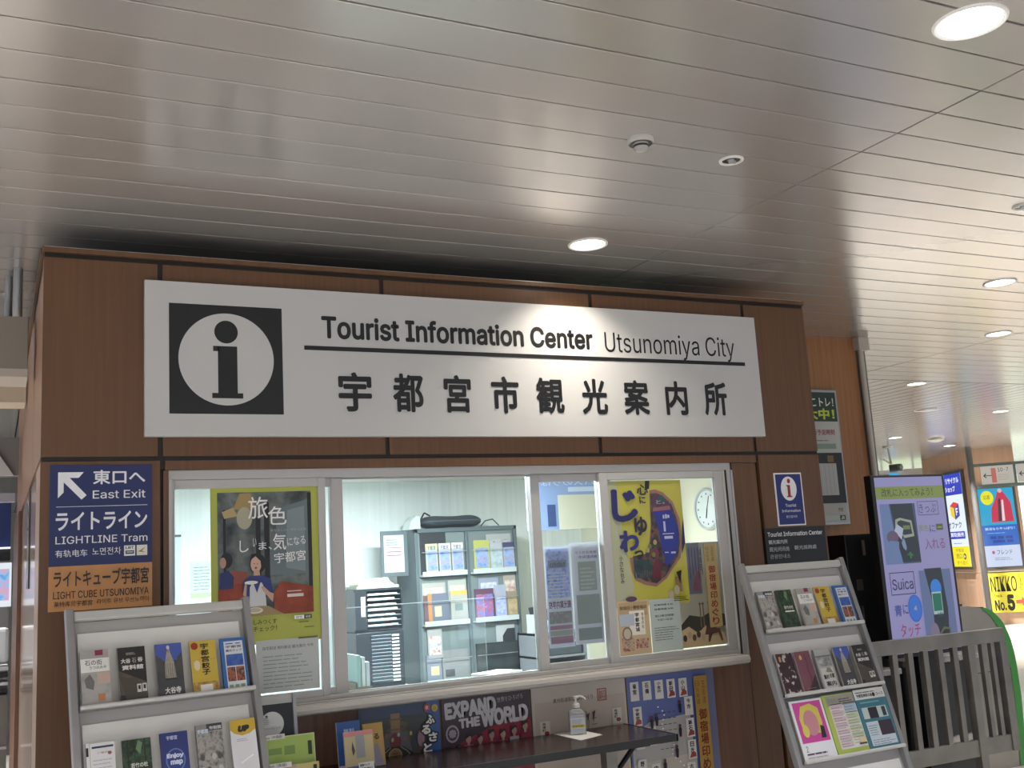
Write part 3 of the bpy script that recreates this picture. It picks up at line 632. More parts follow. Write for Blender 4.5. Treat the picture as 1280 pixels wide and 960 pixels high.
def d_forest():
    s = B('222C24', side='3A4238'); s.rect(0, 0, .1, .205, photo(['161F17', '26382A', '3E5440', '1C281E'], 45)).rects([(.015, .1, .02, .205), (.04, .1, .043, .205), (.075, .12, .08, .205)], '1E2A1C').poly([(.045, .17), (.055, .2), (.07, .19), (.06, .15)], '6A8A5A').text('若竹の杜', .025, .105, .085, .122, 'D8DCD0', .02).rect(.025, .09, .085, .097, 'E4E4DC'); return s
def d_navy():
    s = B('2A3A84', side='24306A'); s.text('宇都宮', .022, .178, .062, .193, 'C8D0EC', .02).ell(.05, .105, .036, .042, '6478C0').ell(.05, .105, .031, .037, '2E4290').text('Enjoy', .018, .11, .08, .13, 'D0D8F0', .05).text('map', .03, .085, .075, .105, 'D0D8F0', .05).rect(0, 0, .1, .06, photo(['8A98A8', '4A6A8A', 'A8A49A'], 40)); return s
def d_collage():
    s = B('8E8A88', side='6A6664'); s.rect(0, 0, .1, .18, photo(['6E6A68', 'A8A4A0', '8A8684', '5A5654'], 60)).rect(.04, .18, .1, .205, '3A3A40').text('宇都宮', .004, .172, .046, .188, 'C8D4E8', .04).text('市街図', .05, .183, .096, .196, 'D8D8DC', .03)
    for i in range(9): s.ell(.015+.022*(i % 4), .04+.045*(i//4), .009, .012, ['C0BCB8', '5A5452', 'A8A09A'][i % 3], 10)
    s.rect(.02, .0, .1, .014, 'D8D6D2'); return s
def d_up():
    s = B('DCDCE4', side='B8B8BC'); s.poly([(0, .205), (.1, .205), (.1, .165), (.075, .15), (.045, .145), (.015, .155), (0, .17)], 'D0A828').text('UP', .03, .158, .075, .183, '2A2418', .1, shear=.25).lines(.022, .125, .075, .138, 2, '9A9AA4', .3).stroke([(.03, .045), (.05, .055), (.08, .07)], .006, 'F2F2F6'); return s
def d_maroon():
    s = B('3A1F28', side='9A9498'); s.rect(0, 0, .1, .205, photo(['2A1A20', '3A2028', 'B8B4B4', '2A2022'], 32, const=True)).rect(0, .16, .035, .205, '4A1E2C').rect(.014, .165, .026, .19, 'C8885A'); return s
def d_mauve():
    s = B('7A4654', side='A49498'); s.poly([(0, 0), (.02, .0), (.1, .09), (.1, 0)], '3A2830').stroke([(.06, .19), (.068, .15), (.06, .12), (.068, .08), (.06, .04)], .005, '5A3440').ell(.034, .175, .008, .012, 'D8A068').rect(.02, .022, .08, .024, 'A8786A'); return s
def d_houses():
    s = B('A8A6A6', side='8A8886'); s.rect(.008, .12, .092, .165, photo(['4A4A4C', '8E8E90', 'B8B8BA'], 40)).rect(.01, 0, .09, .11, 'C4C2BE').poly([(.04, .09), (.055, .112), (.075, .108), (.085, .085)], '8A8070').text('農村', .016, .055, .05, .078, '2A2A2C', .04).text('の家', .055, .058, .088, .082, '2A2A2C', .04).text('案内', .02, .02, .085, .045, '3A3A3C', .03).rect(0, .165, .1, .172, '6A6A70'); return s

LL = 1.583; LR = 1.5865
thL, phL = .147, .286
topL = Vector((.278, 4.328, 1.518)); DL = Vector((math.sin(thL)*math.sin(phL), -math.cos(thL)*math.sin(phL), -math.cos(phL)))
rkL = rack('brochure_rack', topL+DL*LL, thL, phL, [.362, .690, 1.01, 1.33], LL, 'grey leaning brochure rack standing left of the window')
gL = 'brochures on the left rack'
for u, fn, lb in ((.010, d_stone, 'grey stone-town brochure with an orange square'), (.142, d_museum, 'black brochure with pale square lettering'), (.280, d_temple, 'grey and blue brochure of a stone statue'), (.412, d_gyoza, 'yellow brochure with black vertical letters'), (.532, d_blue, 'blue-bordered white sightseeing brochure')):
    on_rack(rkL, LL, fn(), u, .362, 'brochure', lb+' on the top shelf of the left rack', gL, lift=.002)
for u, fn, lb in ((.012, d_list, 'white list leaflet with a black clip edge'), (.137, d_forest, 'dark green forest brochure'), (.272, d_navy, 'navy brochure with a round white emblem'), (.405, d_collage, 'grey crowded-collage brochure'), (.535, d_up, 'white brochure with a yellow top')):
    on_rack(rkL, LL, fn(), u, .690, 'brochure', lb+' on the second shelf of the left rack', gL, lift=(.0, -.006, .0, .012, .012)[[d_list, d_forest, d_navy, d_collage, d_up].index(fn)])

thR, phR = .016, .297
topR = Vector((3.465, 4.403, 1.517)); DR = Vector((math.sin(thR)*math.sin(phR), -math.cos(thR)*math.sin(phR), -math.cos(phR)))
rkR = rack('brochure_rack', topR+DR*LR, thR, phR, [.350, .667, .978, 1.30], LR, 'grey leaning brochure rack standing right of the window')
gR = 'brochures on the right rack'
for u, fn, lb in ((.012, d_collage, 'grey crowded-collage brochure'), (.135, d_forest, 'dark green forest brochure'), (.27, d_stone, 'grey stone-town brochure with a white band'), (.392, d_gyoza, 'yellow brochure with black vertical letters'), (.525, d_blue, 'blue-bordered white sightseeing brochure')):
    on_rack(rkR, LR, fn(), u, .350, 'brochure', lb+' on the top shelf of the right rack', gR, lift=.001)
for u, fn, lb in ((.015, d_maroon, 'maroon brochure splashed black and white'), (.132, d_mauve, 'plain mauve brochure'), (.262, d_houses, 'light grey brochure with a picture of houses'), (.392, d_temple, 'grey and blue brochure of a stone statue'), (.520, d_museum, 'black brochure with pale square lettering')):
    on_rack(rkR, LR, fn(), u, .667, 'brochure', lb+' on the middle shelf of the right rack', gR, lift=.001)
FW, FH = .205, .285
s = Sheet(FW, FH, 'DCDADE', .006, .35, side='B8B8BC'); s.rect(.014, .085, .192, .275, 'D0409A').poly([(.04, .15), (.035, .2), (.06, .255), (.12, .265), (.165, .24), (.17, .17), (.15, .12)], 'CFC044').ell(.10, .175, .045, .06, 'C48088').ell(.055, .14, .02, .03, 'CFC044').poly([(.14, .1), (.15, .16), (.172, .15), (.17, .1)], '2A2A2E')
s.text('2', .022, .045, .036, .072, '6A6A70').lines(.02, .03, .19, .045, 1, '5A3A5A', .5).lines(.02, .008, .19, .025, 2, '8A8A98', .3)
on_rack(rkR, LR, s, .012, .978, 'flyer', 'pink and yellow art flyer with plain shapes, left on the right rack', gR, 'flyer', .001)
s = Sheet(FW, FH+.005, 'A8B848', .006, .35, side='9AA850'); s.poly([(.03, .03), (.03, .235), (.045, .26), (.205, .27), (.205, .03)], 'D8D4CC').rect(.02, .235, .205, .285, '9A948C').text('もりのそら', .03, .25, .09, .272, '6A8A3A', .02).lines(.1, .25, .2, .272, 2, '4A4444', .4)
s.rects([(.035, .22-.03*i, .115, .24-.03*i) for i in range(7)], 'D0B4C0').rects([(.12, .2, .2, .235)], 'A0B8D0').rects([(.12, .17-.03*i, .2, .19-.03*i) for i in range(4)], 'B8C4A0').lines(.038, .04, .11, .235, 16, '8A7484', .2, 3).lines(.124, .05, .196, .235, 14, '7A8474', .2, 8).rects([(.12, .195, .2, .198), (.035, .24, .11, .244), (.12, .24, .2, .244), (.15, .04, .2, .048)], '4A4448').rect(.16, .05, .2, .075, 'D8C088')
on_rack(rkR, LR, s, .222, .978, 'flyer', 'yellow-green timetable flyer with pink rows on the right rack', gR, 'flyer', .001)
s = Sheet(FW, FH+.01, '3A7A8E', .006, .35, side='4A7A8A'); s.rect(0, .245, FW, .295, 'D8D8D4').text('宇都宮美術の森', .015, .255, .12, .272, '222428', .03).ell(.13, .263, .01, .01, '222428').text('コース', .145, .257, .195, .27, '222428', .02).lines(.01, .277, .19, .287, 1, '4A4A4A', .4)
s.rect(.02, .15, .185, .205, 'B4C4C4').rect(.06, .15, .12, .203, '2A2430').rect(.15, .155, .175, .2, '3A3A44').rect(.02, .02, .19, .135, 'C0CCD8').rect(.1, .065, .19, .135, '3A2A3A').lines(.03, .07, .09, .125, 5, '6A8494', .3, 2).lines(.03, .025, .185, .055, 3, '6A8494', .3, 4).rect(.02, .225, .15, .232, '6AA8B8')
on_rack(rkR, LR, s, .432, .978, 'flyer', 'teal flyer with two dark photographs at the right end of the right rack', gR, 'flyer', .001)

# small pamphlet stand between the left rack and the table
st = empty('pamphlet_stand', (1.02, 4.46, 0), (R(-9), 0, 0))
b = MB(); b.box(-.03, .165, 0, .012, .28, 1.12, mat('AEADAB', .4, .2)); b.build('back_plate', st, .003)
b = MB(); b.box(-.02, .150, -.003, 0, .70, 1.085, mat('16191D', .35)); b.build('black_panel', st)
b = MB(); b.box(-.036, -.026, -.05, .014, .28, 1.12, mat('9A9A9A', .35, .4)); b.box(.152, .166, -.012, .014, .28, 1.12, mat('9A9A9A', .35, .4)); b.build('side_rail', st)
b = MB(); b.box(-.026, .165, -.045, 0, .80, .804, ALU); b.box(-.026, .165, -.085, 0, .705, .709, ALU); b.build('pocket_plate', st)
b = MB(); b.tube((.06, .3, 0), (.06, .01, .30), .012, ALU); b.tube((.0, -.1, 0), (.0, .0, .28), .012, ALU); b.tube((.13, -.1, 0), (.13, .0, .28), .012, ALU); b.build('leg', st)
s = Sheet(.1, .1, 'CCCCCC', .0008, .4, pts=[(.05+.05*math.cos(2*PI*i/32), .05+.05*math.sin(2*PI*i/32)) for i in range(32)]); s.text('パンフレット', .018, .028, .085, .036, '3A3A3A', .01).lines(.015, .05, .04, .08, 4, '8A8A8A', .4).ell(.028, .082, .005, .005, '3A3A3A', 10)
s.build('round_sticker', (.010, -.004, .955), parent=st)
tag(st, 'small grey pamphlet stand with a black back beside the left rack', 'stand')
s = Sheet(.235, .16, '9EBB4E', .008, .4, side='C8C8B8'); s.rects([(.04, .09, .095, .115), (.105, .085, .15, .12)], '7A9840').rect(.205, .075, .222, .13, '2A3418').frame(0, 0, .235, .16, .004, 'C8D09A').rect(0, .15, .11, .17, 'D8D8D4').text('Chinese（中国語）', .008, .153, .1, .166, '3A3A3A', .01)
s.build('pamphlet', (1.005, 4.46+.065, .79), (R(-9), 0, 0), label='light green pamphlet in the upper pocket of the small stand', cat='pamphlet')
s = Sheet(.235, .14, 'C6B56A', .008, .4, side='C8C8B8'); s.rects([(.11, .07, .17, .115)], 'A89850').rect(.21, .08, .225, .13, '2A2418').ell(.055, .06, .022, .03, '5A4A40').rect(0, .128, .14, .14, 'B09A8C').rect(0, .133, .12, .153, 'D8D8D4').text('English（英語）', .008, .136, .1, .15, '3A3A3A', .01)
s.build('pamphlet', (1.008, 4.46+.015, .70), (R(-9), 0, 0), label='cream yellow pamphlet in the lower pocket of the small stand', cat='pamphlet')

# ================================================================== INSIDE THE BOOTH
# ceiling light panels
for (x, y, s_) in ((1.25, 6.3, .62), (2.35, 5.85, .62)):
    r_ = empty('light_panel', (x, y, 2.26)); b = MB(); b.box(-.32, .32, -.16, .16, -.02, 0, WHITE); b.build('housing', r_)
    b = MB(); b.box(-.30, .30, -.14, .14, -.024, -.02, mat('E8F4FF', .5, 0, 6.0)); b.build('diffuser', r_)
    l = bpy.data.lights.new('panel_light', 'AREA'); l.shape = 'RECTANGLE'; l.size = .6; l.size_y = .28; l.energy = ROOM*(.25 if x < 2 else 1.95); l.color = (.86, .96, 1)
    o = bpy.data.objects.new('panel_light', l); C.objects.link(o); o.parent = r_; o.location = (0, 0, -.03)
    tag(r_, 'flat white ceiling light in the booth, '+('left' if x < 2 else 'right')+' of the two', 'ceiling light')
# display cabinet
cb = empty('display_cabinet', (2.70, 7.1, 0))
CB = mat('5E6A6E', .45, .3); CBL = mat('74807F', .5, .1)
b = MB(); b.box(0, .81, .02, .395, .05, 1.88, CB); b.build('carcass', cb, .004)
b = MB(); b.box(0, .025, -.01, .02, .05, 1.885, CB); b.box(.785, .81, -.01, .02, .05, 1.885, CB); b.box(0, .81, -.01, .02, 1.855, 1.885, CB); b.box(.393, .417, -.01, .02, .05, 1.855, CB); b.build('frame', cb, .003)
for k, u in enumerate((.027, .419)):
    for v0, v1 in ((1.545, 1.853), (1.20, 1.535), (.80, 1.19), (.08, .79)):
        b = MB(); b.box(u, u+.364, .004, .02, v0, v1, CBL); b.build('flap_door', cb, .002)
        b = MB(); b.box(u+.01, u+.354, -.045, .004, v0, v0+.012, mat('C8D0D0', .4)); b.box(u+.01, u+.354, -.047, -.043, v0, v0+.035, mat('B8C0C0', .3)); b.build('display_lip', cb)
        b = MB(); b.tube((u+.01, -.045, v0+.17), (u+.354, -.045, v0+.17), .003, ALU, 6); b.build('retaining_wire', cb)
tag(cb, 'tall grey display cabinet with leaflet flaps inside the booth', 'cabinet')
def cab(u, v, w_, h_, base, fn, label, n=0, t=.010, dy=-.012):
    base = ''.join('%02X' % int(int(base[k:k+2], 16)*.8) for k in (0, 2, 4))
    s = Sheet(w_, h_, base, t, .5)
    if fn: fn(s)
    s.build('magazine', (2.70+u, 7.1+dy-.004*n, v), (R(-2), 0, 0), label=label, cat='magazine', group='magazines on the cabinet in the booth')
def mk(cols, bar=None, t=None):
    def f(s):
        s.rect(s.w*.1, s.h*.12, s.w*.9, s.h*.75, photo(cols, 30))
        if bar: s.rect(0, s.h*.82, s.w, s.h, bar)
        if t: s.text(t, s.w*.15, s.h*.80, s.w*.85, s.h*.94, '3A4A8A', .02)
    return f
SKY = ['5A78B8', '8AA0C8', 'A86A6A']
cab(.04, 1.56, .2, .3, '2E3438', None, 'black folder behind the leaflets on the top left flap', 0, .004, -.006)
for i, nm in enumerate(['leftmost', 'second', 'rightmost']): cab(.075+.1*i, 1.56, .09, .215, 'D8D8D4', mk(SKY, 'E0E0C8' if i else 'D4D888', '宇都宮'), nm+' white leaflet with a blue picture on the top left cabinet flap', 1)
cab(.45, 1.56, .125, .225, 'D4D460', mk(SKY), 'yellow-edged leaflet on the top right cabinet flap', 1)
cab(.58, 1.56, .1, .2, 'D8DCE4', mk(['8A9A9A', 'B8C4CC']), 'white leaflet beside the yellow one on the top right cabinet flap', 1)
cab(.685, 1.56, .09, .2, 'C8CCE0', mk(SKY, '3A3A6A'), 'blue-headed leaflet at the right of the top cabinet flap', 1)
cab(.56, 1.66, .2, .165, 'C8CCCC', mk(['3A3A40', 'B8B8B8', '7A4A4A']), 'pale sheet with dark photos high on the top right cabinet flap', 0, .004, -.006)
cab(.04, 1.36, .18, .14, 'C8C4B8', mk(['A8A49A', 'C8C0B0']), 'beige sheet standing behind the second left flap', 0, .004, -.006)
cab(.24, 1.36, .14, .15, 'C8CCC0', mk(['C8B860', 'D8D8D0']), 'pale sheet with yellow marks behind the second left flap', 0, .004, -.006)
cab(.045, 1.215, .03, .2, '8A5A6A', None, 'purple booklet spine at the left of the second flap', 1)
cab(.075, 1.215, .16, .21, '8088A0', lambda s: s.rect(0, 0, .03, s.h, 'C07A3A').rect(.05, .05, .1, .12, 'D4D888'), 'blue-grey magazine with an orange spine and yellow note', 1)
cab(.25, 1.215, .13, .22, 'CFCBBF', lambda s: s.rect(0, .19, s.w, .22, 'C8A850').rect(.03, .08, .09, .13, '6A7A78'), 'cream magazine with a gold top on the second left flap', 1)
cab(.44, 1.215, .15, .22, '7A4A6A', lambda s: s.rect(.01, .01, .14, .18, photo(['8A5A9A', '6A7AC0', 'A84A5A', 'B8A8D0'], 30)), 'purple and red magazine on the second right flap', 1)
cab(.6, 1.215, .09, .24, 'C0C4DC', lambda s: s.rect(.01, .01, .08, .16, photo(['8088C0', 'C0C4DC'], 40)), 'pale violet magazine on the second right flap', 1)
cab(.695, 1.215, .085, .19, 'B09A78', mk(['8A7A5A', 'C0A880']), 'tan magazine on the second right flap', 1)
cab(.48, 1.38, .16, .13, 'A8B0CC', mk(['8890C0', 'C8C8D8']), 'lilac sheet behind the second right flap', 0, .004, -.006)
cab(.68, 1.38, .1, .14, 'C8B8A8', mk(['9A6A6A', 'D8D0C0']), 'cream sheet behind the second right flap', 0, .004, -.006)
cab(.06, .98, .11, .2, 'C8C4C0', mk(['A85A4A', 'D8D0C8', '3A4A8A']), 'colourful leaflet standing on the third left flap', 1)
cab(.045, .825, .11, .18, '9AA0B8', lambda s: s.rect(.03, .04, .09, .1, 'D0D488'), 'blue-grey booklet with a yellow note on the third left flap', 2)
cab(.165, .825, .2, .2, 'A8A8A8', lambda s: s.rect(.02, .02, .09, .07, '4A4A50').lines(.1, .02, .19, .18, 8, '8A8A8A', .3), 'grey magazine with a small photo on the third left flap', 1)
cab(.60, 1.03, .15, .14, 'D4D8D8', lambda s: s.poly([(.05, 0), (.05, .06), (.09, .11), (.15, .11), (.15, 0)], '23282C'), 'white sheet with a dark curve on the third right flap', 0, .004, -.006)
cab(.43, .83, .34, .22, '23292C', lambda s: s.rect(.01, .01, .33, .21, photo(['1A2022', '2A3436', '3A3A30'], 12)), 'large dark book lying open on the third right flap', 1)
# bag on top of the cabinet
bg = empty('black_bag', (3.04, 7.25, 1.886))
b = MB()
prof = [(0, 0), (.02, .0), (.05, .008), (.06, .03), (.055, .07), (.035, .09), (0, .095)]
vs = []; N = 14; Mx = 18
for i in range(Mx+1):
    t_ = i/Mx; x_ = -.24+.48*t_; e = 1-.55*abs(2*t_-1)**6
    for j in range(N):
        a_ = 2*PI*j/N; vs.append((x_, .085*math.cos(a_)*e, .048+.045*math.copysign(abs(math.sin(a_))**.7, math.sin(a_))*e*(1+.08*math.sin(9*t_))))
fs = [(i*N+j, i*N+(j+1) % N, (i+1)*N+(j+1) % N, (i+1)*N+j) for i in range(Mx) for j in range(N)]+[list(range(N))[::-1], [Mx*N+j for j in range(N)]]
b.add(vs, fs, mat('2A343A', .35)); b.build('bag_body', bg, smooth=True)
b = MB(); b.path([(-.24, 0, .05), (-.20, -.01, .12), (-.16, -.02, .095)], .006, BLACK); b.box(-.2, .2, -.088, -.08, .05, .056, mat('5A666C', .4)); b.build('zip_and_strap', bg)
tag(bg, 'soft black case lying on top of the cabinet', 'bag')
b = MB(); b.prism([(0, 0), (.09, 0), (.09, .09), (.06, .1), (.02, .06)], 0, .15, mat('D4DCDC', .4)); tag(b.build('white_bundle', loc=(2.70, 7.2, 1.886)), 'white plastic bundle at the left end of the cabinet top', 'bundle')
b = MB(); b.path([(3.27, 7.2, 1.892), (3.31, 7.2, 1.93), (3.37, 7.2, 1.94), (3.42, 7.2, 1.892)], .005, mat('4A5A60', .4)); tag(b.build('cord'), 'thin dark looped cord on the right of the cabinet top', 'cord')
# board on the cabinet side with a notice
nb = empty('clip_board', (2.46, 7.13, 1.56)); b = MB(); b.box(0, .2, 0, .015, 0, .32, CB); b.build('board', nb, .003)
s = Sheet(.15, .26, 'B4BAB8', .001, .5); s.rects([(.02, .17, .13, .174), (.02, .14, .13, .146), (.02, .115, .13, .121)], 'A04A58').lines(.02, .19, .12, .24, 3, '6A7478', .3); s.build('notice_paper', (.02, -.001, .03), parent=nb)
b = MB()
for u, v in ((.03, .28), (.165, .28), (.165, .05)): b.lathe([(0, -.012), (.012, -.012), (.012, 0)], (0, 0, 0), mat('4A7A94', .4), 10); b.v = [(x+u, z-.002, y+v) if False else (x, y, z) for x, y, z in b.v]
tag(nb, 'grey board with a pinned white notice left of the cabinet', 'board')
# letter drawers
dr = empty('letter_drawers', (2.185, 6.9, 0.845)); BK = mat('20262C', .4)
b = MB(); b.box(0, .335, .0, .3, 0, .36, BK); b.build('case', dr, .004)
for i in range(14):
    z = .03+.0225*i; b = MB(); b.box(.10, .305, -.012, 0, z, z+.016, mat('323A42', .35)); d = b.build('drawer', dr)
    b = MB(); b.box(.245, .295, -.014, -.012, z+.002, z+.014, mat('D8DEDE', .5)); b.build('drawer_label', d)
    b = MB(); b.box(.10, .24, -.014, -.012, z+.012, z+.016, mat('98A4AC', .3)); b.build('drawer_edge', d)
tag(dr, 'black letter drawer unit with many thin drawers inside the window', 'drawers')
tr = empty('paper_trays', (2.185, 6.9, 1.21))
b = MB(); b.box(0, .335, .02, .3, 0, .015, BK); b.box(0, .335, .02, .3, .265, .28, BK); b.box(0, .08, 0, .3, .015, .265, BK); b.box(.325, .335, 0, .3, .015, .265, BK); b.box(.08, .325, .27, .3, .015, .265, BK); b.build('case', tr)
for i in range(7):
    z = .03+.034*i; b = MB(); b.box(.085, .32, .0, .26, z, z+.003, mat('8AA0A8', .3)); t_ = b.build('tray', tr)
    b = MB(); b.box(.09, .30-.01*(i % 3), .005, .25, z+.004, z+.013+.004*(i % 2), mat(['D8DCD8', 'C8CEB8', 'D0D8DC', 'D4D0C0'][i % 4], .6)); b.build('paper', t_)
s = Sheet(.03, .13, 'C8D4D8', .001, .4); s.build('side_label', (.04, -.001, .1), parent=tr)
tag(tr, 'black tray unit filled with papers on top of the letter drawers', 'trays')
b = MB(); b.box(.02, .32, .02, .26, 0, .018, mat('A0A49C', .6)); b.box(.04, .29, .04, .25, .018, .03, mat('A8B88A', .6)); b.prism([(.05, .03), (.28, .03), (.25, .07), (.1, .06)], .05, .22, mat('D0D4D0', .6)); tag(b.build('magazine_pile', loc=(2.185, 6.9, 1.491)), 'loose pile of magazines on top of the paper trays', 'magazines')
b = MB(); b.box(2.1, 4.25, 6.75, 7.49, .80, .84, mat('B8BCBC', .5)); b.box(2.12, 2.16, 6.8, 7.45, 0, .8, GREYC); b.box(4.2, 4.24, 6.8, 7.45, 0, .8, GREYC)
# low desk carries the drawers
dk = empty('back_desk', (1.2, 6.8, 0)); b = MB(); b.box(.0, 1.35, .0, .65, .80, .843, mat('C4CACA', .5)); b.build('desk_top', dk, .003)
b = MB(); b.box(.02, .06, .03, .62, 0, .8, GREYC); b.box(1.29, 1.33, .03, .62, 0, .8, GREYC); b.build('side_panel', dk); tag(dk, 'low grey desk against the back wall left of the cabinet', 'desk')
ff = empty('file_stand', (1.622, 5.12, 1.001))
for k, (x0, hh, col) in enumerate(((0, .20, '9AB8B4'), (.022, .19, 'CDD8D4'), (.044, .165, 'B4BCC0'))):
    b = MB(); b.box(x0, x0+.018, 0, .2, .004, hh, mat(col, .5)); b.build('folder', ff)
b = MB(); b.box(-.012, .07, -.006, .2, 0, .004, mat('7A6A5A', .5)); b.box(-.012, -.006, -.006, .2, .004, .07, mat('7A6A5A', .5)); b.box(-.006, .07, -.006, -.002, .004, .05, mat('7A6A5A', .5)); b.build('holder', ff)
tag(ff, 'upright pale folders in a brown holder at the left edge of the open window', 'folders')
# shelves right of the cabinet with trays
sc = empty('tray_shelf', (3.44, 6.735, .78)); b = MB(); b.box(0, .40, 0, .3, 0, .02, GREYC); b.box(0, .40, 0, .3, .15, .165, GREYC); b.box(0, .40, 0, .3, .31, .325, GREYC); b.box(0, .4, .28, .3, 0, .325, GREYC); b.box(0, .012, 0, .3, 0, .325, GREYC); b.box(.388, .40, 0, .3, 0, .325, GREYC); b.build('shelf', sc)
b = MB(); b.box(.03, .37, .01, .26, .025, .09, BK); b.box(.04, .36, .01, .26, .17, .25, mat('3A444A', .4)); b.build('black_trays', sc)
b = MB(); b.box(.03, .35, .01, .26, .25, .262, mat('C8D0D0', .5)); b.build('papers', sc)
tag(sc, 'low grey shelf with dark trays right of the cabinet', 'shelf')
b = MB(); b.lathe([(0, 0), (.07, 0), (.075, .03), (.075, .075), (.07, .08), (0, .08)], (0, 0, 0), mat('A8C0D4', .4), 24); b.lathe([(.0755, .02), (.0755, .045)], (0, 0, 0), mat('4A78A8', .4), 24); tag(b.build('tape_roll', loc=(3.64, 6.83, 1.106), smooth=True), 'blue and white round tub on the low shelf', 'tub')
b = MB(); b.box(0, .09, 0, .08, 0, .13, mat('C4CCCC', .5)); b.tube((.03, .04, .13), (.02, .04, .18), .02, BK); b.tube((.15, .08, 0), (.15, .08, .16), .02, BK); tag(b.build('pen_box', loc=(3.445, 6.80, 1.106)), 'white box with dark tools on the low shelf', 'box')
b = MB(); b.box(3.42, 4.25, 6.72, 7.04, .74, .779, mat('B8BCBC', .5)); b.box(3.43, 3.46, 6.73, 7.03, 0, .74, GREYC); b.box(4.2, 4.24, 6.73, 7.03, 0, .74, GREYC); tag(b.build('side_desk'), 'grey side desk under the low tray shelf', 'desk')
# inner counter, papers on it
ic = empty('inner_counter', (.25, 4.90, 0)); b = MB(); b.box(0, 4.04, .005, .50, .965, 1.0, mat('C8CCCC', .4)); b.build('counter_top', ic, .004); b = MB(); b.box(0, 4.04, .45, .48, 0, .965, mat('B0B4B4', .5)); b.build('modesty_panel', ic)
tag(ic, 'white inner counter running behind the whole window', 'counter')
for i, (x, y, w_, d_, h_, c_, rz, lb) in enumerate([(1.60, 5.02, .24, .2, .03, 'B8BCB0', 10, 'pale printed papers at the left end of the inner counter'), (2.38, 5.15, .22, .18, .05, 'CCCCC8', 24, 'stack of white papers near the middle of the inner counter'), (2.66, 5.10, .20, .16, .035, 'D4D6D6', -12, 'thin white papers right of the stack on the inner counter'), (2.02, 5.12, .3, .2, .012, 'C4CCC8', -6, 'flat sheets lying in the open part of the window')]):
    b = MB(); n_ = 4
    for k in range(n_): b.box(-w_/2+.004*(k % 2), w_/2-.006*(k % 3), -d_/2, d_/2-.004*k, h_*k/n_, h_*(k+1)/n_-.001, mat(c_, .6))
    tag(b.build('paper_pile', loc=(x, y, 1.001), rot=(0, 0, R(rz))), lb, 'papers')
# clear droplet screen in the middle opening
scn = empty('droplet_screen', (1.55, 5.45, 1.001)); b = MB(); b.box(0, .92, 0, .003, 0, .42, GLASS); b.build('clear_sheet', scn)
b = MB(); b.box(0, .92, -.002, .005, .42, .424, mat('C8D0D0', .3)); b.box(0.0, .02, -.06, .06, 0, .012, ALU); b.box(.9, .92, -.06, .06, 0, .012, ALU); b.build('clear_edge', scn); tag(scn, 'low clear droplet screen standing on the inner counter', 'screen')
# wall clock on the right inner wall
ck = empty('wall_clock', (4.30, 5.76, 1.885), (0, R(-90), 0))
b = MB(); b.lathe([(.14, 0), (.142, .02), (.135, .032), (.124, .03), (.122, .022)], (0, 0, 0), mat('C8CCC8', .3, .2), 40); b.build('clock_rim', ck, smooth=True)
b = MB(); b.lathe([(0, .02), (.124, .02)], (0, 0, 0), mat('E4E6E0', .5), 40); b.build('clock_face', ck)
b = MB()
for i in range(12):
    a_ = 2*PI*i/12; b.box(.1*math.cos(a_)-.005, .1*math.cos(a_)+.005, .1*math.sin(a_)-.005, .1*math.sin(a_)+.005, .021, .022, BLACK)
b.build('hour_marks', ck)
b = MB(); b.tube((0, 0, .024), (-.06, .015, .024), .003, BLACK, 6); b.tube((0, 0, .024), (.085, -.03, .024), .002, BLACK, 6); b.build('clock_hands', ck)
tag(ck, 'round white wall clock on the cream inner wall', 'clock')
# board added to paint reflected signage, and small things left in the window
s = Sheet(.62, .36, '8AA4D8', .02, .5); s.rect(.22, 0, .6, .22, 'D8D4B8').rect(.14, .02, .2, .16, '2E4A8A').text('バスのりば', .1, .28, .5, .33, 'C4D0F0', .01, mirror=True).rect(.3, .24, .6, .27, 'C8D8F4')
s.build('reflection_board', (3.05, 6.0, 1.80), label='pale blue and cream board standing in for a reflection, high inside the third sash', cat='board')
hw = MB(); hw.tube((3.15, 5.99, 2.16), (3.15, 5.99, 2.26), .003, ALU, 6); tag(hw.build('added_wire'), 'thin left wire added to hold the reflection board', 'wire')
hw = MB(); hw.tube((3.57, 5.99, 2.16), (3.57, 5.99, 2.26), .003, ALU, 6); tag(hw.build('added_wire'), 'thin right wire added to hold the reflection board', 'wire')
fr = empty('wall_cabinet', (.98, 7.40, 1.42)); b = MB(); b.box(0, .16, 0, .09, 0, .50, mat('C4D4DC', .4)); b.build('body', fr, .003); b = MB(); b.box(-.004, .164, -.004, 0, .49, .505, mat('4A5A60', .4)); b.box(-.004, .0, -.004, 0, 0, .5, mat('7A8A90', .4)); b.build('edge_trim', fr); tag(fr, 'pale flat panel with a dark top edge on the back wall, far left', 'panel')
s = Sheet(.17, .24, 'C8D8D8', .001, .5); s.lines(.02, .05, .15, .22, 8, '8A9A9C', .3).rect(.0, 0, .17, .03, 'B8CC9A'); s.build('notice', (1.22, 7.497, 1.50), label='small pale notice on the back wall beside the yellow-green poster', cat='notice')
mc = empty('office_machine', (1.0, 6.9, .844)); b = MB(); b.box(0, .40, 0, .4, 0, .34, mat('B8C0C0', .4)); b.build('body', mc, .01); b = MB(); b.box(.02, .38, -.012, 0, .10, .13, mat('7A8890', .3)); b.box(.02, .38, -.012, 0, .2, .215, mat('9AA6AA', .3)); b.box(.29, .34, -.004, 0, .25, .31, mat('2A3034', .3)); b.build('tray_slots', mc); tag(mc, 'pale office machine on the desk behind the left sash', 'machine')

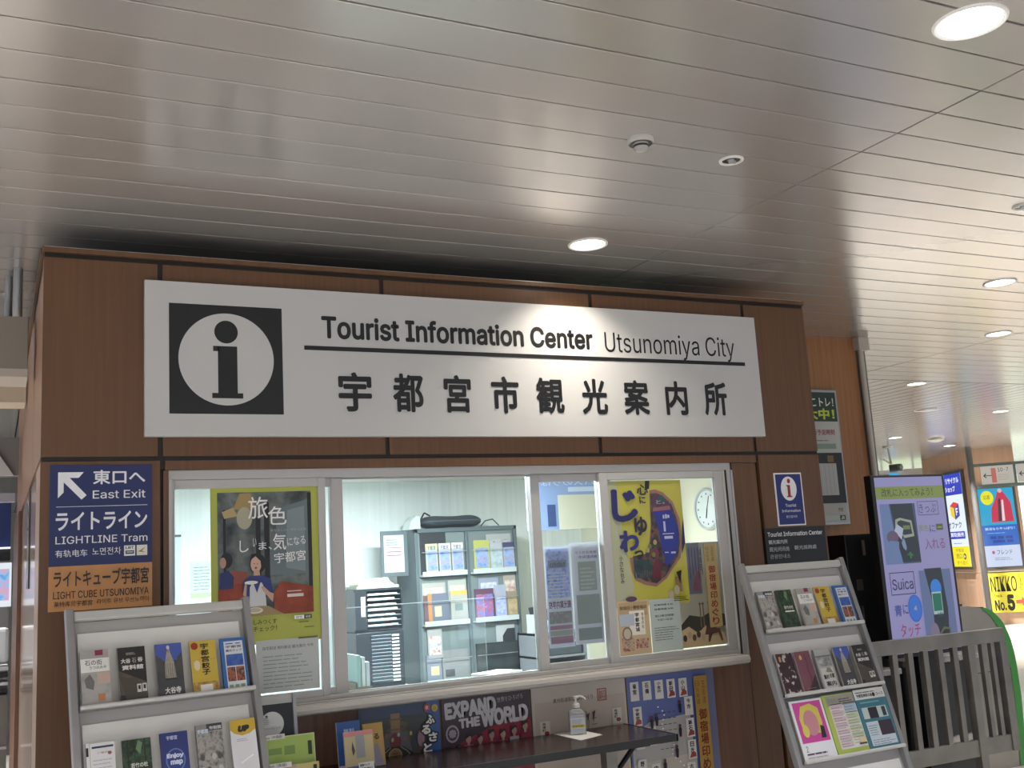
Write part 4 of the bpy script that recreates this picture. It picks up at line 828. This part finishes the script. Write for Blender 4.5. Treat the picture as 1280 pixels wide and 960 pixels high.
# ================================================================== RIGHT BEHIND THE BOOTH
ww = struct(empty('wall_side', (4.41, 6.1, 0)), 'orange wood wall behind the booth with dark wainscot', 'wall')
def Z(name, x0, x1, z0, z1, a, y0=0, y1=.10): b = MB(); b.box(x0-4.41, x1-4.41, y0, y1, z0, z1, a); return b.build(name, ww)
Z('wood_panel', 4.412, 6.10, 1.41, 3.2, WOOD_R); Z('wainscot_panel', 4.412, 6.10, 0, 1.40, WOOD_D); Z('end_post', 6.10, 6.20, 0, 3.2, noisy('end_post_grey', ['6A665F', '77736B'], (5, 5, 1), .4, metal=.4), .0, .3)
b = MB(); b.tube((6.125, 6.07, 1.2), (6.125, 6.07, 3.14), .022, mat('C8C2B8', .4), 14); o = b.build('conduit', smooth=True); tag(o, 'pale vertical pipe on the edge of the orange wood wall', 'pipe')
b = MB(); b.box(6.08, 6.19, 6.03, 6.10, 3.10, 3.2, mat('C4BEB4', .5)); tag(b.build('junction_box', bevel=.006), 'small pale junction box at the ceiling above the pipe', 'box')
# framed notice board
fb = empty('poster_frame', (5.13, 6.1, 1.745))
b = MB(); b.box(0, .685, -.04, 0, 0, 1.03, ALU); b.build('frame', fb, .006)
s = Sheet(.645, .985, 'C8C8C0', .002, .35); s.rect(0, .76, .645, .985, '26402E').text('どこトレ！', .33, .875, .62, .945, 'E4E8E0', .02).text('大中！', .33, .775, .62, .86, 'C8DC3A', .04)
s.text('運行予定時刻', .34, .655, .6, .70, 'B0305A', .02).lines(.34, .61, .6, .63, 1, '6A6A6A', .3).rect(.3, .55, .6, .59, '8AA890').rect(0, .14, .645, .52, '1E2020').rect(.2, .2, .58, .44, 'C4C4C4').rects([(.5, .45, .56, .5)], '8A6A30').rects([(.3+.04*i, .21, .303+.04*i, .43) for i in range(7)], '9A9A9A').rect(.02, .06, .625, .13, 'C8C8C4').text('予定', .55, .075, .6, .105, '7A7A3A', .03).rect(.02, .01, .625, .05, 'D0D8D0').rect(.56, .012, .615, .048, '1E4A2E').text('JR', .57, .018, .605, .042, 'E0E8E0', .05)
s.build('poster', (.02, -.041, .022), parent=fb); tag(fb, 'aluminium-framed green and white poster on the orange wood wall', 'poster')

# digital signage screen
ds = empty('digital_signage', (5.015, 5.0, 0))
b = MB(); b.box(-.012, .64, .0, .06, .88, 2.02, BLACK); b.build('housing', ds, .006)
EM = .62
s = Sheet(.60, 1.10, 'A29ED2', .001, .3, emit=EM); q = s
s.rect(0, .96, .6, 1.04, '8A9A4C').text('改札に入ってみよう！', .05, .975, .5, 1.03, '3A4438', .008)
s.rect(.02, .55, .325, .93, '46567C').poly([(.02, .55), (.02, .93), (.10, .93), (.12, .75), (.17, .55)], '7088B8').poly([(.11, .93), (.30, .93), (.325, .56), (.165, .56), (.14, .7)], '26303C')
s.poly([(.13, .76), (.14, .83), (.18, .84), (.28, .82), (.29, .72), (.2, .71), (.19, .73)], 'A8B0A0').poly([(.15, .76), (.155, .815), (.185, .825), (.265, .807), (.275, .735), (.2, .73)], '2A3440').rect(.2, .765, .26, .79, '7A8A50').poly([(.12, .76), (.15, .8), (.2, .77), (.175, .70)], 'C0C8E0').ell(.10, .72, .05, .04, '6A5A74').poly([(.07, .7), (.06, .56), (.13, .56), (.15, .69)], '7088B8').poly([(.17, .68), (.185, .71), (.2, .70), (.21, .65), (.2, .63), (.18, .65)], '8898C0')
s.poly([(.2, .60), (.235, .625), (.265, .595), (.245, .597), (.243, .58), (.225, .58), (.225, .6)], '2E7A4A')
s.frame(.345, .85, .53, .94, .004, '4A4A78').text('きっぷ', .355, .865, .51, .925, '4A4A70', .004)
s.text('黄色', .335, .745, .42, .79, '8A9A60', .008).text('に', .43, .74, .48, .785, '3A3A5A', .004).rect(.49, .75, .55, .79, '5A6A3A').rect(.5, .765, .54, .772, 'A8B050')
s.text('入れる', .37, .63, .55, .70, '8A4A6E', .004)
s.frame(.03, .36, .24, .50, .005, '22264A').text('Suica', .045, .39, .225, .46, '22264A', .008)
s.text('青', .04, .23, .10, .30, '2A4AA8', .02).text('に', .11, .24, .155, .30, '262A4A', .008).ell(.215, .27, .06, .085, '2F6AD0', 40).ell(.215, .27, .052, .076, '3A7AE0', 40).poly([(.2, .265), (.225, .29), (.23, .255)], 'A8A8B0').text('タッチ', .07, .1, .24, .18, 'A8304A', .006)
s.rect(.28, .02, .56, .50, '6A7CA8').poly([(.33, .51), (.48, .51), (.50, .25), (.48, .02), (.36, .02), (.37, .3)], '28323E').ell(.415, .385, .048, .055, '3A8AE8', 32).rect(.37, .22, .455, .36, 'B8D0D0').rect(.375, .24, .45, .35, '1E7A64').text('2枚', .4, .2, .45, .235, '3A5A6A', .01).ell(.36, .1, .04, .07, '8A7A94').ell(.41, .07, .045, .03, '8A8098').poly([(.4, .10), (.44, .14), (.5, .13), (.5, .08), (.42, .06)], '6A7048').poly([(.42, .105), (.45, .125), (.49, .12), (.485, .095), (.43, .08)], '20282C')
s.build('lit_screen', (.016, -.001, .905), parent=ds)
b = MB(); b.box(.22, .40, .005, .055, .05, .88, BLACK); b.build('stand_column', ds); b = MB(); b.box(.05, .57, -.12, .10, 0, .05, BLACK); b.build('stand_base', ds, .01)
tag(ds, 'tall lit portrait screen with ticket-gate instructions behind the railing', 'screen')
kb = empty('black_cabinet', (4.96, 5.24, 0)); b = MB(); b.box(0, .26, 0, .3, 0, 1.66, mat('1B1A1C', .35)); b.build('body', kb, .006); b = MB(); b.box(.14, .16, -.008, 0, 1.52, 1.62, mat('8A7A70', .4)); b.build('latch', kb); b = MB(); b.box(.06, .11, -.006, 0, 1.30, 1.37, mat('5A504C', .4)); b.build('lock_plate', kb); b = MB(); b.tube((.08, -.01, .6), (.08, -.01, 1.2), .008, mat('3A3A3C', .4)); b.build('handle', kb); tag(kb, 'tall narrow black cabinet behind the left edge of the lit screen', 'cabinet')

# railing
ra = empty('railing', (4.45, 4.60, 0)); RA = noisy('railing_steel', ['7C7874', '86827D', '908C86'], (6, 6, 6), .38, metal=.45)
b = MB(); b.box(0, 1.07, -.02, .02, .965, 1.045, RA); b.build('top_rail', ra, .003); b = MB(); b.box(0, 1.07, -.015, .015, .335, .43, RA); b.build('bottom_rail', ra, .003)
for x in (.03, .15, .27, .39, .51, .63): b = MB(); b.box(x, x+.038, -.014, .014, .43, .965, RA); b.build('baluster', ra)
for x in (.87, .95): b = MB(); b.box(x, x+.03, -.014, .014, .43, .965, RA); b.build('baluster', ra)
for x in (-.02, .745, 1.02): b = MB(); b.box(x, x+.058, -.025, .025, 0 if x < 1 else .335, .965, RA); b.build('post', ra, .003)
tag(ra, 'grey metal railing with flat upright bars at the lower right', 'railing')

# ticket gates
GB = noisy('gate_body_metal', ['8A847C', '958F87', '9E9890'], (2, 2, 2), .35, metal=.35)
def gate(x, y, label):
    g = empty('ticket_gate', (x, y, 0))
    prof = [(0, 0), (1.09, 0), (1.125, .464), (1.12, .68), (1.096, .855), (1.04, .975), (.955, 1.055), (.84, 1.10), (.72, 1.118), (.3, 1.135), (0, 1.13)]
    b = MB(); b.prism(prof, 0, .24, GB); b.build('body', g, .004)
    arc = [Vector(q) for q in [(.86, 1.098), (.91, 1.082), (.955, 1.062), (1.0, 1.025), (1.045, .98), (1.075, .92), (1.10, .855), (1.117, .77), (1.125, .68), (1.130, .464), (1.095, .0)]]
    b = MB(); ins = []; out = []
    for i, q in enumerate(arc):
        d = (arc[min(i+1, len(arc)-1)]-arc[max(i-1, 0)]).normalized(); n_ = Vector((-d.y, d.x)); th = .012+.05*min(1, i/4)
        ins.append(q-n_*th); out.append(q+n_*.006)
    pl = [(q.x, q.y) for q in out]+[(q.x, q.y) for q in ins[::-1]]
    n_ = len(arc)
    for k in (-.004, .244):
        vs = [(q.x, k, q.y) for q in out]+[(q.x, k, q.y) for q in ins]
        b.add(vs, [(i, i+1, n_+i+1, n_+i) for i in range(n_-1)], mat('3E8A3E', .35))
    vs = [(q.x, -.004, q.y) for q in out]+[(q.x, .244, q.y) for q in out]
    b.add(vs, [(i, i+1, n_+i+1, n_+i) for i in range(n_-1)], mat('3E8A3E', .35))
    b.build('green_edge', g)
    b = MB(); b.box(.45, .70, .03, .2, 1.118, 1.135, mat('3A3634', .4)); b.box(.02, 1.07, -.004, 0, .655, .661, mat('3A3634', .5)); b.box(1.03, 1.05, -.006, .0, .46, .50, mat('2E7A30', .4)); b.build('card_reader', g)
    tag(g, label, 'ticket gate'); return g
gate(5.46, 5.40, 'grey ticket gate with a green curved edge right behind the railing')
g2 = gate(9.05, 6.3, 'second green-edged ticket gate further back at the right edge'); g2.rotation_euler.z = PI
lg = empty('ticket_gate', (4.75, 5.30, 0))
lg.location = (5.25, 5.13, 0)
b = MB(); b.box(0, .66, .03, .23, 0, .80, mat('2A2A2C', .4)); b.build('body', lg, .01)
b = MB(); b.box(-.01, .68, .01, .24, .80, .84, mat('B4B0AC', .2, .7)); b.build('silver_top', lg, .006)
b = MB(); b.box(.03, .64, 0, .03, .28, .34, mat('B4B0AC', .2, .7)); b.build('silver_shelf', lg, .006)
tag(lg, 'dark low ticket gate with a silver top seen through the railing', 'ticket gate')
lg2 = empty('ticket_gate', (4.72, 4.86, 0)); b = MB(); b.box(0, .26, .08, .30, 0, .80, mat('2E2E30', .4)); b.build('body', lg2, .01); b = MB(); b.box(-.01, .28, .06, .32, .80, .835, mat('C8C4C0', .2, .6)); b.build('silver_top', lg2, .006); tag(lg2, 'small dark post with a silver top behind the left railing bars', 'post')

# ================================================================== FAR CONCOURSE
fc = struct(empty('wall_far', (16.24, 13.8, 0)), 'far pale wood pillar block with lit advertisements', 'wall')
def vdir(az): return Vector((math.cos(R(az)), math.sin(R(az)), 0))
def slab(name, a, az, L, z0, z1, th, m_, parent=None):
    b = MB(); b.box(0, L, 0, th, z0, z1, m_); o = b.build(name, parent or fc, rot=(0, 0, R(az))); o.location = a; return o
slab('wood_panel', tuple(vdir(64)*2.1), 244, 2.1, 0, .93, .1, WOOD_P); slab('wood_panel', tuple(vdir(64)*2.1), 244, 2.1, .94, 3.2, .1, WOOD_P)
slab('steel_corner', (0, 0, 0), -40, .12, 0, 3.2, .12, mat('8E8C88', .4, .4))
slab('wood_panel', tuple(vdir(-40)*.12), -40, .70, .95, 3.2, .1, WOOD_P); slab('wood_panel', tuple(vdir(-40)*.12), -40, 1.48, 0, .94, .1, WOOD_P)
P0 = Vector((16.24, 13.8, 0))
def far_ad(sheet_fn, p, az, w_, h_, z0, name, label, off=.06, cat='advertisement'):
    root = empty(name, (p.x, p.y, z0), (0, 0, R(az)))
    b = MB(); b.box(-.05, w_+.05, -off, 0, -.05, h_+.05, mat('4A4440', .4)); b.build('frame', root, .006)
    s = sheet_fn(); s.build('lit_panel', (0, -off-.001, 0), parent=root); tag(root, label, cat); return root
def adA():
    s = Sheet(1.25, 1.75, 'DDE8F4', .002, .4, emit=1.1); s.rect(0, 1.35, 1.25, 1.75, '2436B8').text('リサイクル', .55, 1.57, 1.15, 1.68, 'F4F4FF', .03).text('ショップ', .5, 1.41, .95, 1.52, 'F4F4FF', .03)
    s.poly([(.62, 1.0), (.62, 1.15), (.8, 1.22), (1.02, 1.18), (1.02, .95), (.8, .88)], '2430A0').poly([(.62, 1.15), (.8, 1.22), (1.02, 1.18), (.85, 1.10)], 'D83A28').poly([(.62, 1.15), (.80, 1.10), (.80, .88), (.62, .97)], 'E8C820').text('F', .86, .96, .96, 1.1, 'F0F0F4', .03)
    s.text('ァク', .75, .72, 1.05, .84, '1A1A22', .02).text('オフ', .45, .72, .73, .84, '1A1A22', .02).rect(.4, .52, 1.15, .66, '2436B8').text('買取|販売', .5, .545, 1.1, .64, 'F4F4FF', .02).lines(.6, .43, 1.1, .46, 1, '7A7A8A', .4)
    s.rect(0, 0, 1.25, .38, 'F0E000').text('宇都宮', .65, .27, 1.0, .34, '8A8A10', .01).text('西口', .65, .15, .9, .24, '6A6A10', .01).text('すぐ近く', .65, .04, 1.1, .11, '6A6A10', .01).ell(1.02, .19, .06, .06, '1A1A10').poly([(.99, .15), (.99, .23), (1.05, .19)], 'F4F4F4'); return s
pA = P0+vdir(64)*1.45
far_ad(adA, pA-vdir(64)*0, 244, 1.25, 1.75, 1.05, 'lit_advertisement', 'lit blue white and yellow recycle shop advertisement on the far pillar')
def adB():
    s = Sheet(.60, 1.42, '1AA0CC', .002, .4, emit=1.0); s.rect(0, 0, .6, .38, 'C8D4EC').rect(0, .38, .6, .75, '1E62C0').ell(.15, 1.25, .11, .13, 'E4E020').text('応募', .09, 1.22, .2, 1.3, '8A7A10', .01)
    s.poly([(.18, .80), (.2, 1.05), (.3, 1.25), (.34, 1.36), (.42, 1.36), (.46, 1.3), (.54, 1.15), (.56, .8)], 'C42A4A').poly([(.3, .82), (.33, 1.2), (.37, 1.25), (.36, .82)], '3A2A3A').poly([(.36, .82), (.39, 1.2), (.42, 1.2), (.41, .82)], 'E4D0D8').ell(.38, 1.37, .035, .04, 'D8B0A8').text('就活ならやっぱり！', .05, .66, .55, .71, 'C4E0F4', .02).lines(.08, .6, .5, .62, 1, '8ABCE8', .5)
    s.rects([(.12, .50, .22, .55), (.25, .50, .35, .55), (.38, .50, .5, .55), (.16, .43, .36, .48), (.4, .43, .5, .48)], '163A98').text('フレンド', .2, .22, .46, .30, '2A3A5A', .01).ell(.14, .26, .025, .03, 'C04A7A').lines(.15, .12, .5, .18, 2, '8A98B0', .4); return s
pB = P0+vdir(-40)*.11
far_ad(adB, pB, -40, .60, 1.42, 1.03, 'lit_advertisement', 'lit blue advertisement with a red sports jacket on the far pillar')
s = Sheet(.62, .70, 'D8CC20', .01, .4); s.text('NIKKO', .03, .36, .47, .64, '181810', .012).vtext('LINE', .52, .38, .56, .66, '6A6410', .01).text('Track', .06, .27, .2, .32, '3A3810', .01).text('No.', .06, .03, .25, .22, '181810', .03).text('5', .27, .02, .40, .31, '181810', .05).poly([(.42, .14), (.52, .14), (.52, .09), (.61, .18), (.52, .27), (.52, .21), (.42, .21)], 'C0483A')
o = s.build('platform_sign', tuple(P0+vdir(-40)*.10+Vector((0, 0, .22))-Vector((math.cos(R(50)), math.sin(R(50)), 0))*.04), (0, 0, R(-40)), label='yellow platform sign reading NIKKO LINE No.5 with a red arrow', cat='sign')
# hanging direction sign with its post
hp = empty('hanging_sign', tuple(P0-vdir(-40)*.08-Vector((math.cos(R(50)), math.sin(R(50)), 0))*.6), (0, 0, R(-40)))
b = MB(); b.tube((.04, 0, 0), (.04, 0, 3.2), .05, mat('4E4C4A', .4), 12); b.build('post', hp)
b = MB(); b.box(.1, 1.9, -.03, .03, 2.44, 2.50, mat('55625E', .4)); b.box(.1, 1.9, -.03, .03, 2.83, 2.88, mat('55625E', .4)); b.box(.74, .78, -.03, .03, 2.50, 2.83, mat('55625E', .4)); b.build('frame', hp)
s = Sheet(.54, .32, 'C8C2B8', .02, .4, emit=.75); s.stroke([(.17, .15), (.05, .15)], .014, '2A2A2A').poly([(.03, .15), (.08, .2), (.08, .17), (.05, .15), (.08, .13), (.08, .1)], '2A2A2A').rect(.17, .02, .25, .28, 'C86A60').text('10-7', .28, .21, .46, .28, '3A3634', .01).lines(.27, .06, .5, .18, 4, 'A8A098', .3); s.build('sign_panel', (.19, -.031, 2.505), parent=hp)
s = Sheet(.54, .32, 'C8C2B8', .02, .4, emit=.75); s.stroke([(.17, .15), (.05, .15)], .014, '2A2A2A').poly([(.03, .15), (.08, .2), (.08, .17), (.05, .15), (.08, .13), (.08, .1)], '2A2A2A'); s.build('sign_panel', (.785, -.031, 2.505), parent=hp)
tag(hp, 'dark post carrying a hanging sign that reads 10-7', 'sign')
# far end wall with a window band and green daylight
fe = struct(empty('wall_end', (10, 23.5, 0)), 'far pale end wall with windows', 'wall')
b = MB(); b.box(-10, 12, 0, .1, 0, 3.2, mat('B8B4AA', .6)); b.build('wall_plate', fe)
fs_ = empty('far_shopfront', (15.6, 16.6, 0), (0, 0, R(-30))); b = MB(); b.box(-1.2, 2.2, 0, .1, 0, 3.05, mat('C8C6C0', .5)); b.build('front_plate', fs_)
b = MB(); b.box(-.1, 1.1, -.03, 0, 2.72, 2.95, mat('3A3E42', .3)); b.box(.45, .49, -.04, -.03, 2.72, 2.95, mat('8A8E90', .3)); b.build('dark_window', fs_)
s = Sheet(.18, .3, '2AA8E4', .02, .4, emit=1.0); s.rect(.05, .1, .13, .2, 'F0F4F8'); s.build('blue_sign', (1.12, -.03, 2.68), parent=fs_); tag(fs_, 'far white shopfront with a dark window and small blue sign', 'shopfront')
for i, (x, y, w_) in enumerate([(13.2, 23.35, 2.2), (18.9, 19.5, 2.2)]):
    r_ = struct(empty('window_%d' % (i+2), (x, y, 1.2), (0, 0, R(-35 if i else 0))), 'far bright window with greenery outside', 'window')
    b = MB(); b.box(0, w_, 0, .02, 0, 1.9, noisy('daylit_greenery', ['A8C890', 'D0E0B8', 'F0F4E8'], (1.5, 1.5, 1.5), .5, emit=1.6)); b.build('daylight_pane', r_)
    b = MB()
    for k in range(4): b.box(w_*k/3-.02, w_*k/3+.02, -.04, 0, 0, 1.9, GREYC)
    b.build('mullion', r_)

r_ = struct(empty('window_4', (21.8, 6, .4)), 'long glowing daylight window added to brighten the far hall', 'window')
b = MB(); b.box(0, .03, 0, 17, 0, 2.6, mat('E4F0DC', .5, 0, 1.7)); b.build('daylight_pane', r_)  # glowing pane added to brighten the far ceiling
for k in range(9): b = MB(); b.box(-.05, 0, 2.1*k, 2.1*k+.05, 0, 2.6, GREYC); b.build('mullion', r_)
# ---- far left
lw = struct(empty('wall_far_left', (-2, 12.2, 0)), 'dim far wall left of the booth', 'wall'); b = MB(); b.box(0, 2.17, 0, .1, 0, 3.2, mat('8E8C8A', .6)); b.build('wall_plate', lw)
bx = empty('hanging_light_box', (-.46, 5.6, 2.665)); b = MB(); b.box(0, .60, 0, .28, 0, .285, mat('8A847C', .5)); b.build('box_body', bx, .004)
b = MB(); b.box(0, .60, -.004, .284, -.02, .02, mat('B8B2AA', .5)); b.build('lower_edge', bx)
for x, y in ((.53, .02), (.49, .18)):
    b = MB(); b.tube((x+.02, y, .285), (x+.02, y, .535), .022 if y < .1 else .018, ALU, 16); b.build('pole', bx, smooth=True)
tag(bx, 'grey box hanging from the ceiling on two steel poles left of the booth', 'sign box')
b = MB(); b.box(-1, .165, 6.95, 7.2, 2.74, 2.885, mat('C8BCA6', .5)); tag(b.build('beam'), 'cream horizontal beam behind the hanging box', 'beam')
b = MB(); b.prism([(-1, 2.44), (.165, 2.44), (.165, 2.72), (-1, 2.72)], 8.4, 8.5, mat('77767A', .6)); b.prism([(-1, 2.44), (.13, 2.44), (-.05, 2.72), (-1, 2.72)], 8.37, 8.399, mat('C4C4C6', .5)); tag(b.build('soffit_board'), 'grey board with a white slanted corner further left', 'board')
b = MB(); b.box(-1, .16, 9.4, 9.5, 2.33, 2.40, mat('A8A8B4', .4)); tag(b.build('shop_lamp_bar'), 'thin pale lamp bar over the far left shop', 'lamp bar')
b = MB(); b.box(-1.5, .165, 11.5, 11.6, 2.05, 2.55, mat('25356A', .4)); tag(b.build('shop_fascia'), 'dark blue shop fascia at the far left', 'sign')
b = MB(); b.box(-1.5, .165, 11.5, 11.55, 1.92, 2.04, BLACK); b.box(-1.5, .165, 11.45, 11.5, 2.035, 2.05, mat('F0F4FF', .4, 0, 1.6)); tag(b.build('shop_lintel'), 'black shop lintel with a thin white light line, far left', 'lintel')
s = Sheet(.9, .42, 'E8ECF4', .02, .4, emit=.95); s.rect(.45, .06, .88, .36, photo(['4A88D8', '8AC0E8', 'D8A0C8', '90C890'], 12, 1.0)); s.build('lit_poster', (-.72, 11.48, 1.48), label='lit pale poster with coloured map print in the far left shop', cat='poster')
b = MB(); b.box(0, .30, 0, .25, 0, .28, mat('E4E6EC', .35)); tag(b.build('white_monitor', loc=(-.15, 10.0, 1.04), bevel=.03), 'white rounded appliance on the far left counter', 'appliance')
ct = empty('far_counter', (-1.6, 9.95, 0)); b = MB(); b.box(0, 1.745, 0, .5, 0, .78, mat('77726E', .35, .3)); b.build('base', ct)
for k in range(4): b = MB(); b.box(0, 1.745, -.02, .4, .80+.06*k, .825+.06*k, mat('1C1C20', .3) if k % 2 == 0 else mat('C8CCD4', .3)); b.build('shelf_board', ct)
b = MB(); b.box(0, 1.745, -.01, 0, .35, .37, mat('B8B4B0', .3)); b.build('rail', ct); tag(ct, 'grey counter with striped shelf boards at the far left', 'counter')

# ================================================================== CEILING FITTINGS
def power(x, y):
    return 2.2 if x < -1 else (1 if x < 5.7 else (.4 if x < 9 else (.45 if x < 12.3 else 3.2)))
def downlight(x, y, r=.098, E=None, spread=SPREAD, col=(1, .975, .945), em=14, label='', lit=True, hexc='FFF6E8'):
    E = E or DOWN*power(x, y)
    d = empty('ceiling_downlight', (x, y, 3.2))
    b = MB(); b.lathe([(r*1.06, 0), (r*1.04, -.006), (r*.98, -.008), (r*.9, -.004)], (0, 0, 0), mat('E4E2DE', .35), 40); b.build('trim_ring', d, smooth=True)
    b = MB(); b.lathe([(r*.9, -.004), (r*.82, -.0015), (r*.7, -.0012)], (0, 0, 0), mat(hexc, .3, 0, em*.35) if lit else mat('8E8C88', .15, .8), 40); b.build('reflector', d)
    b = MB(); b.lathe([(r*.7, -.0012), (0, -.0012)], (0, 0, 0), mat(hexc, .3, 0, em) if lit else mat('6A6866', .1, .8), 40); b.build('lamp_disc', d)
    if lit:
        l = bpy.data.lights.new('downlight', 'AREA'); l.shape = 'DISK'; l.size = r*1.5; l.energy = E; l.spread = R(spread); l.color = col
        o = bpy.data.objects.new('downlight', l); C.objects.link(o); o.parent = d; o.location = (0, 0, -.012)
    tag(d, label, 'ceiling light'); return d
downlight(2.725, 4.48, label='round downlight in the ceiling directly above the booth sign', E=10, spread=110, col=(1, .90, .76), hexc='FFF2DC')
downlight(2.735, 2.09, .108, label='large bright downlight at the top right corner of the view', col=(.92, .96, 1), hexc='F4F8FF', em=18)
downlight(5.79, 4.476, label='nearer of two small downlights at the right edge')
downlight(7.258, 5.691, label='downlight just below its neighbour at the right edge')
downlight(11.87, 9.437, label='far downlight beside the right edge above the hanging sign')
downlight(15.11, 13.15, label='farthest downlight above the far pillar')
downlight(12.70, 12.07, label='far downlight above the security camera')
downlight(10.47, 9.40, .14, lit=False, label='unlit round ceiling fitting right of the pipe')
where = ['left of the first row', 'left and behind the viewer', 'behind the viewer', 'behind and right of the viewer', 'far behind left', 'far behind', 'over the concourse far right', 'right of the orange wall', 'right of the viewer', 'behind the booth on the left', 'deep right in the concourse', 'near the lit advertisements', 'past the lit advertisements', 'added left of the booth front to brighten the ceiling', 'added far left of the viewer to brighten the ceiling', 'added over the far left shop to brighten it']
hidden = [(-.35, 2.09), (-.35, -.3), (2.73, -.3), (5.8, -.3), (-.35, -2.7), (2.73, -2.7), (8.6, 2.0), (8.6, 7.8), (5.8, 2.05), (-1.9, 7.5), (11.5, 5.5), (14.5, 9.0), (17.5, 11.0), (-3.4, 4.5), (-3.4, 1.5), (-1.2, 10.4)]  # last three lamps added to brighten the left ceiling and background
for i, (x, y) in enumerate(hidden):
    downlight(x, y, label='downlight outside the photo, '+where[i], E=DOWN*power(x, y))
# small spots
for x, y, lb in ((2.725, 3.29, 'small unlit spot fitting right of the smoke detector'), (4.56, 3.335, 'small unlit spot fitting at the right edge of the view')):
    d = empty('ceiling_spot', (x, y, 3.2)); b = MB(); b.lathe([(.052, 0), (.05, -.006), (.043, -.008), (.038, -.002)], (0, 0, 0), mat('D0CEC8', .4), 28); b.build('trim_ring', d, smooth=True)
    b = MB(); b.lathe([(.038, -.002), (.02, -.001), (0, -.001)], (0, 0, 0), mat('5A5E60', .1, .9), 28); b.lathe([(.014, -.001), (.012, -.012), (0, -.014)], (0, 0, 0), mat('C8CCD0', .1, .5), 14); b.lathe([(.008, -.001), (.007, -.010), (0, -.012)], (.02, .004, 0), mat('C8CCD0', .1, .5), 10); b.build('lens', d); tag(d, lb, 'spotlight')
sd = empty('smoke_detector', (2.235, 3.225, 3.2)); b = MB(); b.lathe([(.052, 0), (.052, -.012), (.046, -.020)], (0, 0, 0), mat('B4B2AE', .5), 32); b.build('base', sd, smooth=True)
b = MB(); b.lathe([(.030, -.018), (.028, -.040), (.022, -.046), (0, -.047)], (0, 0, 0), mat('A8A6A2', .5), 28); b.build('sensor_head', sd, smooth=True)
b = MB(); b.lathe([(.0295, -.026), (.0292, -.034)], (0, 0, 0), BLACK, 28); b.build('vent_slot', sd); tag(sd, 'white smoke detector on the ceiling planks', 'detector')
sd = empty('smoke_detector', (13.69, 12.17, 3.2)); b = MB(); b.lathe([(.14, 0), (.13, -.03), (.05, -.06), (0, -.06)], (0, 0, 0), mat('A8A49C', .5), 20); b.build('base', sd); tag(sd, 'far grey ceiling detector near the far pillar', 'detector')
# security camera
cc = empty('security_camera', (13.75, 13.25, 3.2)); b = MB(); b.lathe([(.09, 0), (.09, -.02), (.03, -.03)], (0, 0, 0), mat('A8A49C', .5), 16); b.build('mount', cc)
b = MB(); b.tube((0, 0, -.02), (.02, 0, -.30), .02, mat('9A968E', .4), 10); b.tube((.02, 0, -.30), (-.14, 0, -.22), .015, mat('9A968E', .4), 8); b.build('drop_pole', cc)
b = MB(); b.box(.0, .11, -.16, .04, -.43, -.31, mat('3A3A38', .4)); b.build('camera_body', cc, .01); b = MB(); b.tube((.055, -.16, -.37), (.055, -.19, -.37), .04, mat('5A6A60', .2), 14); b.build('lens', cc); tag(cc, 'dark security camera hanging from the far ceiling', 'camera')
